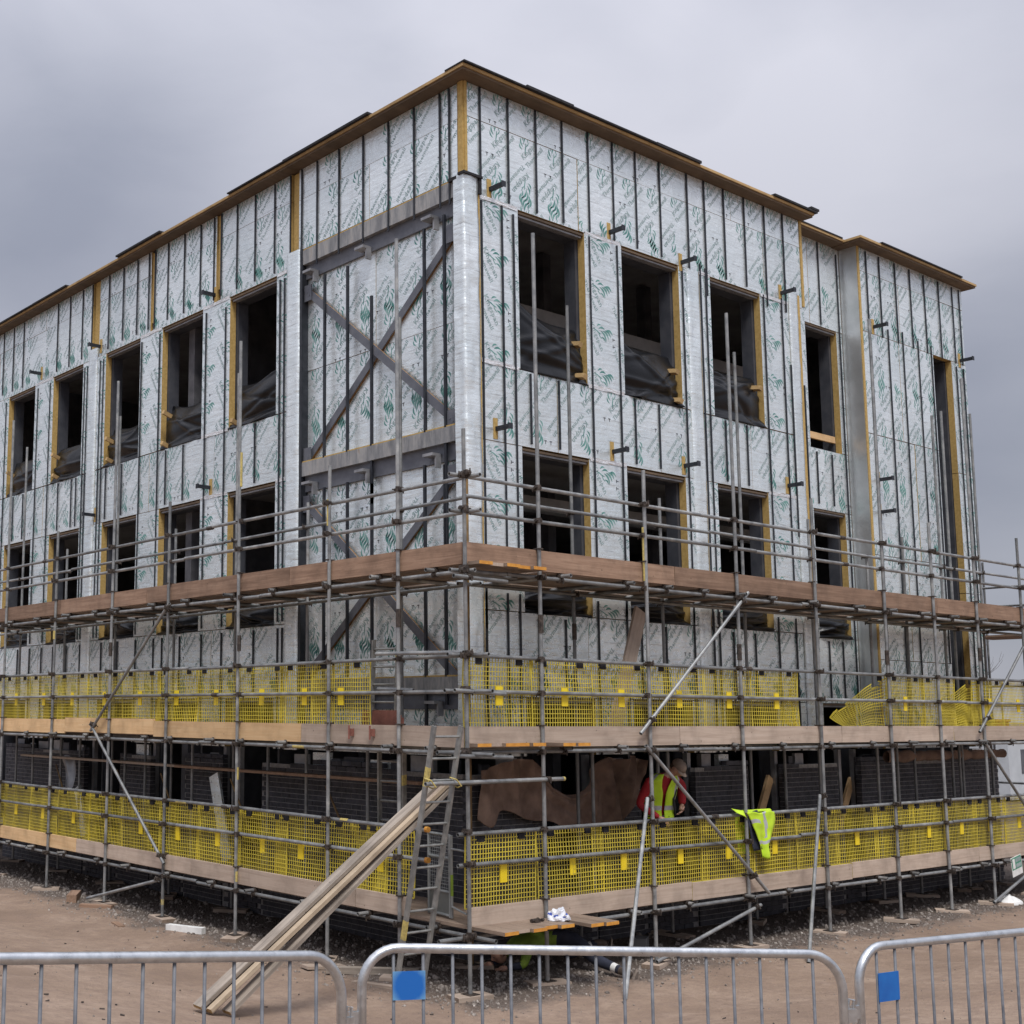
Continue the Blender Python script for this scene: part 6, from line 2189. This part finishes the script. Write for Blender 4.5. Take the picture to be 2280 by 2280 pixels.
def stones(name, n, fn, mat, smin, smax):
    mb = MB()
    for k in range(n):
        x, y = fn()
        s = smin + (smax - smin) * rr.random() ** 3
        sc = Vector((s * rr.uniform(0.7, 1.3), s * rr.uniform(0.7, 1.3), s * rr.uniform(0.45, 0.9)))
        ro = Euler((rr.random() * 6, rr.random() * 6, rr.random() * 6)).to_matrix()
        c_ = Vector((x, y, gz(x, y) + sc.z * 0.25))
        mb.add([c_ + ro @ Vector((v_.x * sc.x * rr.uniform(0.8, 1.15), v_.y * sc.y, v_.z * sc.z)) for v_ in iv], ifc)
    ob = mb.build(name, mat, None, center=False)
    ob['kind'] = 'stuff'
    return ob


def edge_spot():
    if rr.random() < 0.5:
        return rr.gauss(-0.02, 0.36), rr.uniform(-0.5, 14)
    return rr.uniform(-0.5, 14.5), rr.gauss(-0.02, 0.36)


def under_spot():
    if rr.random() < 0.5:
        return rr.uniform(0, 1.5), rr.uniform(0, 14)
    return rr.uniform(0, 14.5), rr.uniform(0, 1.45)


def yard_spot():
    return rr.uniform(-9, 6), rr.uniform(-8, 9)


ob = stones('gravel', 7500, edge_spot, 'stone', 0.006, 0.028)
tag(ob, 'grey gravel and hardcore along the foot of the scaffold', 'gravel')
ob = stones('gravel', 2200, under_spot, 'stone', 0.010, 0.05)
tag(ob, 'hardcore in the shade under the lowest scaffold lift', 'gravel')
ob = stones('gravel', 1500, yard_spot, 'stone', 0.003, 0.014)
tag(ob, 'small scattered stones on the open dirt yard', 'gravel')
ob = stones('gravel', 160, edge_spot, 'stone_pale', 0.010, 0.032)
tag(ob, 'pale lumps of stone among the gravel at the scaffold foot', 'gravel')

mb = MB()
for k in range(230):
    x, y = rr.uniform(-9, 2), rr.uniform(-8.5, 9)
    if min(x, y) > -0.6:
        continue
    l_, w_ = rr.uniform(0.008, 0.05), rr.uniform(0.004, 0.011)
    M_ = Matrix.Translation((x, y, gz(x, y) + 0.006)) @ Euler((rr.uniform(-.2, .2), rr.uniform(-.2, .2), rr.uniform(0, 6.3))).to_matrix().to_4x4()
    mb.box((-l_ / 2, -w_ / 2, -0.006), (l_ / 2, w_ / 2, 0.004 + 0.006 * rr.random()), 0, M_)
for cx_, cy_ in ((-3.9, -0.9), (-2.0, -4.6)):      # two patches of dropped reddish fibre
    for k in range(70):
        x, y = rr.gauss(cx_, 0.16), rr.gauss(cy_, 0.10)
        l_ = rr.uniform(0.03, 0.14)
        M_ = Matrix.Translation((x, y, gz(x, y) + 0.006)) @ Euler((0, rr.uniform(-.15, .15), rr.uniform(-0.7, 0.7))).to_matrix().to_4x4()
        mb.box((-l_ / 2, -0.004, -0.005), (l_ / 2, 0.004, 0.005), 1, M_)
ob = mb.build('ground_litter', ['bark', 'red_fibre'], None, center=False)
ob['kind'] = 'stuff'
tag(ob, 'dark chips and reddish fibre dropped on the open dirt', 'litter')

# ------------------------------------------------------------------ far background beyond the end of the building
def bare_tree(x, y, h, label, seed):
    r_ = random.Random(seed)
    t_ = thing('bare_tree', label, 'tree', (x, y, 0.1))
    tr = MB()
    cr_ = MB()

    def grow(p, d_, L, r, lev, mb):
        n_ = 4
        pts, rs = [p], [r]
        q = p
        dd = d_
        for k in range(n_):
            dd = (dd + Vector((r_.uniform(-.18, .18), r_.uniform(-.18, .18), r_.uniform(-.02, .14)))).normalized()
            q = q + dd * (L / n_)
            pts.append(q)
            rs.append(r * (1 - 0.5 * (k + 1) / n_))
        mb.path(pts, rs, n=6 if lev < 2 else 4)
        if lev >= 5:
            return
        for k in range(3 if lev < 4 else 2):
            at = pts[r_.randint(1, n_)] if k else pts[-1]
            nd = (dd + Vector((r_.uniform(-.9, .9), r_.uniform(-.9, .9), r_.uniform(-.1, .7)))).normalized()
            grow(at, nd, L * r_.uniform(.58, .78), r * 0.5, lev + 1, cr_ if lev >= 0 else mb)
    grow(Vector((x, y, 0.0)), Vector((0, 0, 1)), h * 0.33, h * 0.02, 0, tr)
    tr.build('trunk', 'bark', t_)
    cr_.build('crown', 'bark', t_)
    return t_


bare_tree(58.5, 21.5, 10.5, 'bare winter tree standing beyond the far end of the scaffold', 3)
bare_tree(66, 20.0, 9.0, 'smaller bare winter tree further along beyond the scaffold', 5)
rr = random.Random(14)
mb = MB()
for k in range(9000):
    u = rr.random()
    x = 48 + 60 * u
    c_ = Vector((x + rr.gauss(0, 1), 26 - 40 * (u - 0.3) * 0.5 + rr.gauss(0, 1.2), rr.random() ** 0.7 * (2.2 + 1.3 * noise.noise(Vector((x * 0.15, 0, 0))))))
    s = rr.uniform(0.10, 0.28)
    n_ = Vector((rr.gauss(0, 1), rr.gauss(0, 1), rr.gauss(0, 1))).normalized()
    a_ = n_.orthogonal().normalized() * s
    b_ = n_.cross(a_)
    mb.add([c_ - a_ - b_, c_ + a_ - b_, c_ + a_ + b_, c_ - a_ + b_], [(0, 1, 2, 3)])
ob = mb.build('far_hedge', 'hedge_leaf', None, center=False)
ob['kind'] = 'stuff'
tag(ob, 'dark far-off hedge beyond the end of the site', 'hedge')
cb = thing('site_cabin', 'pale grey site cabin glimpsed beyond the far end of the scaffold', 'cabin', (42, 13, 0.1))
MB().box((40, 12, 0.15), (46, 14.6, 2.7)).build('cabin_wall', 'cabin_grey', cb)
MB().box((39.9, 11.9, 2.701), (46.1, 14.7, 2.82)).build('cabin_roof', 'interior_steel', cb)
for x in (41.0, 43.2, 44.8):
    MB().box((x, 11.985, 1.1), (x + 0.8, 11.999, 2.0)).build('window', 'interior_dark', cb)
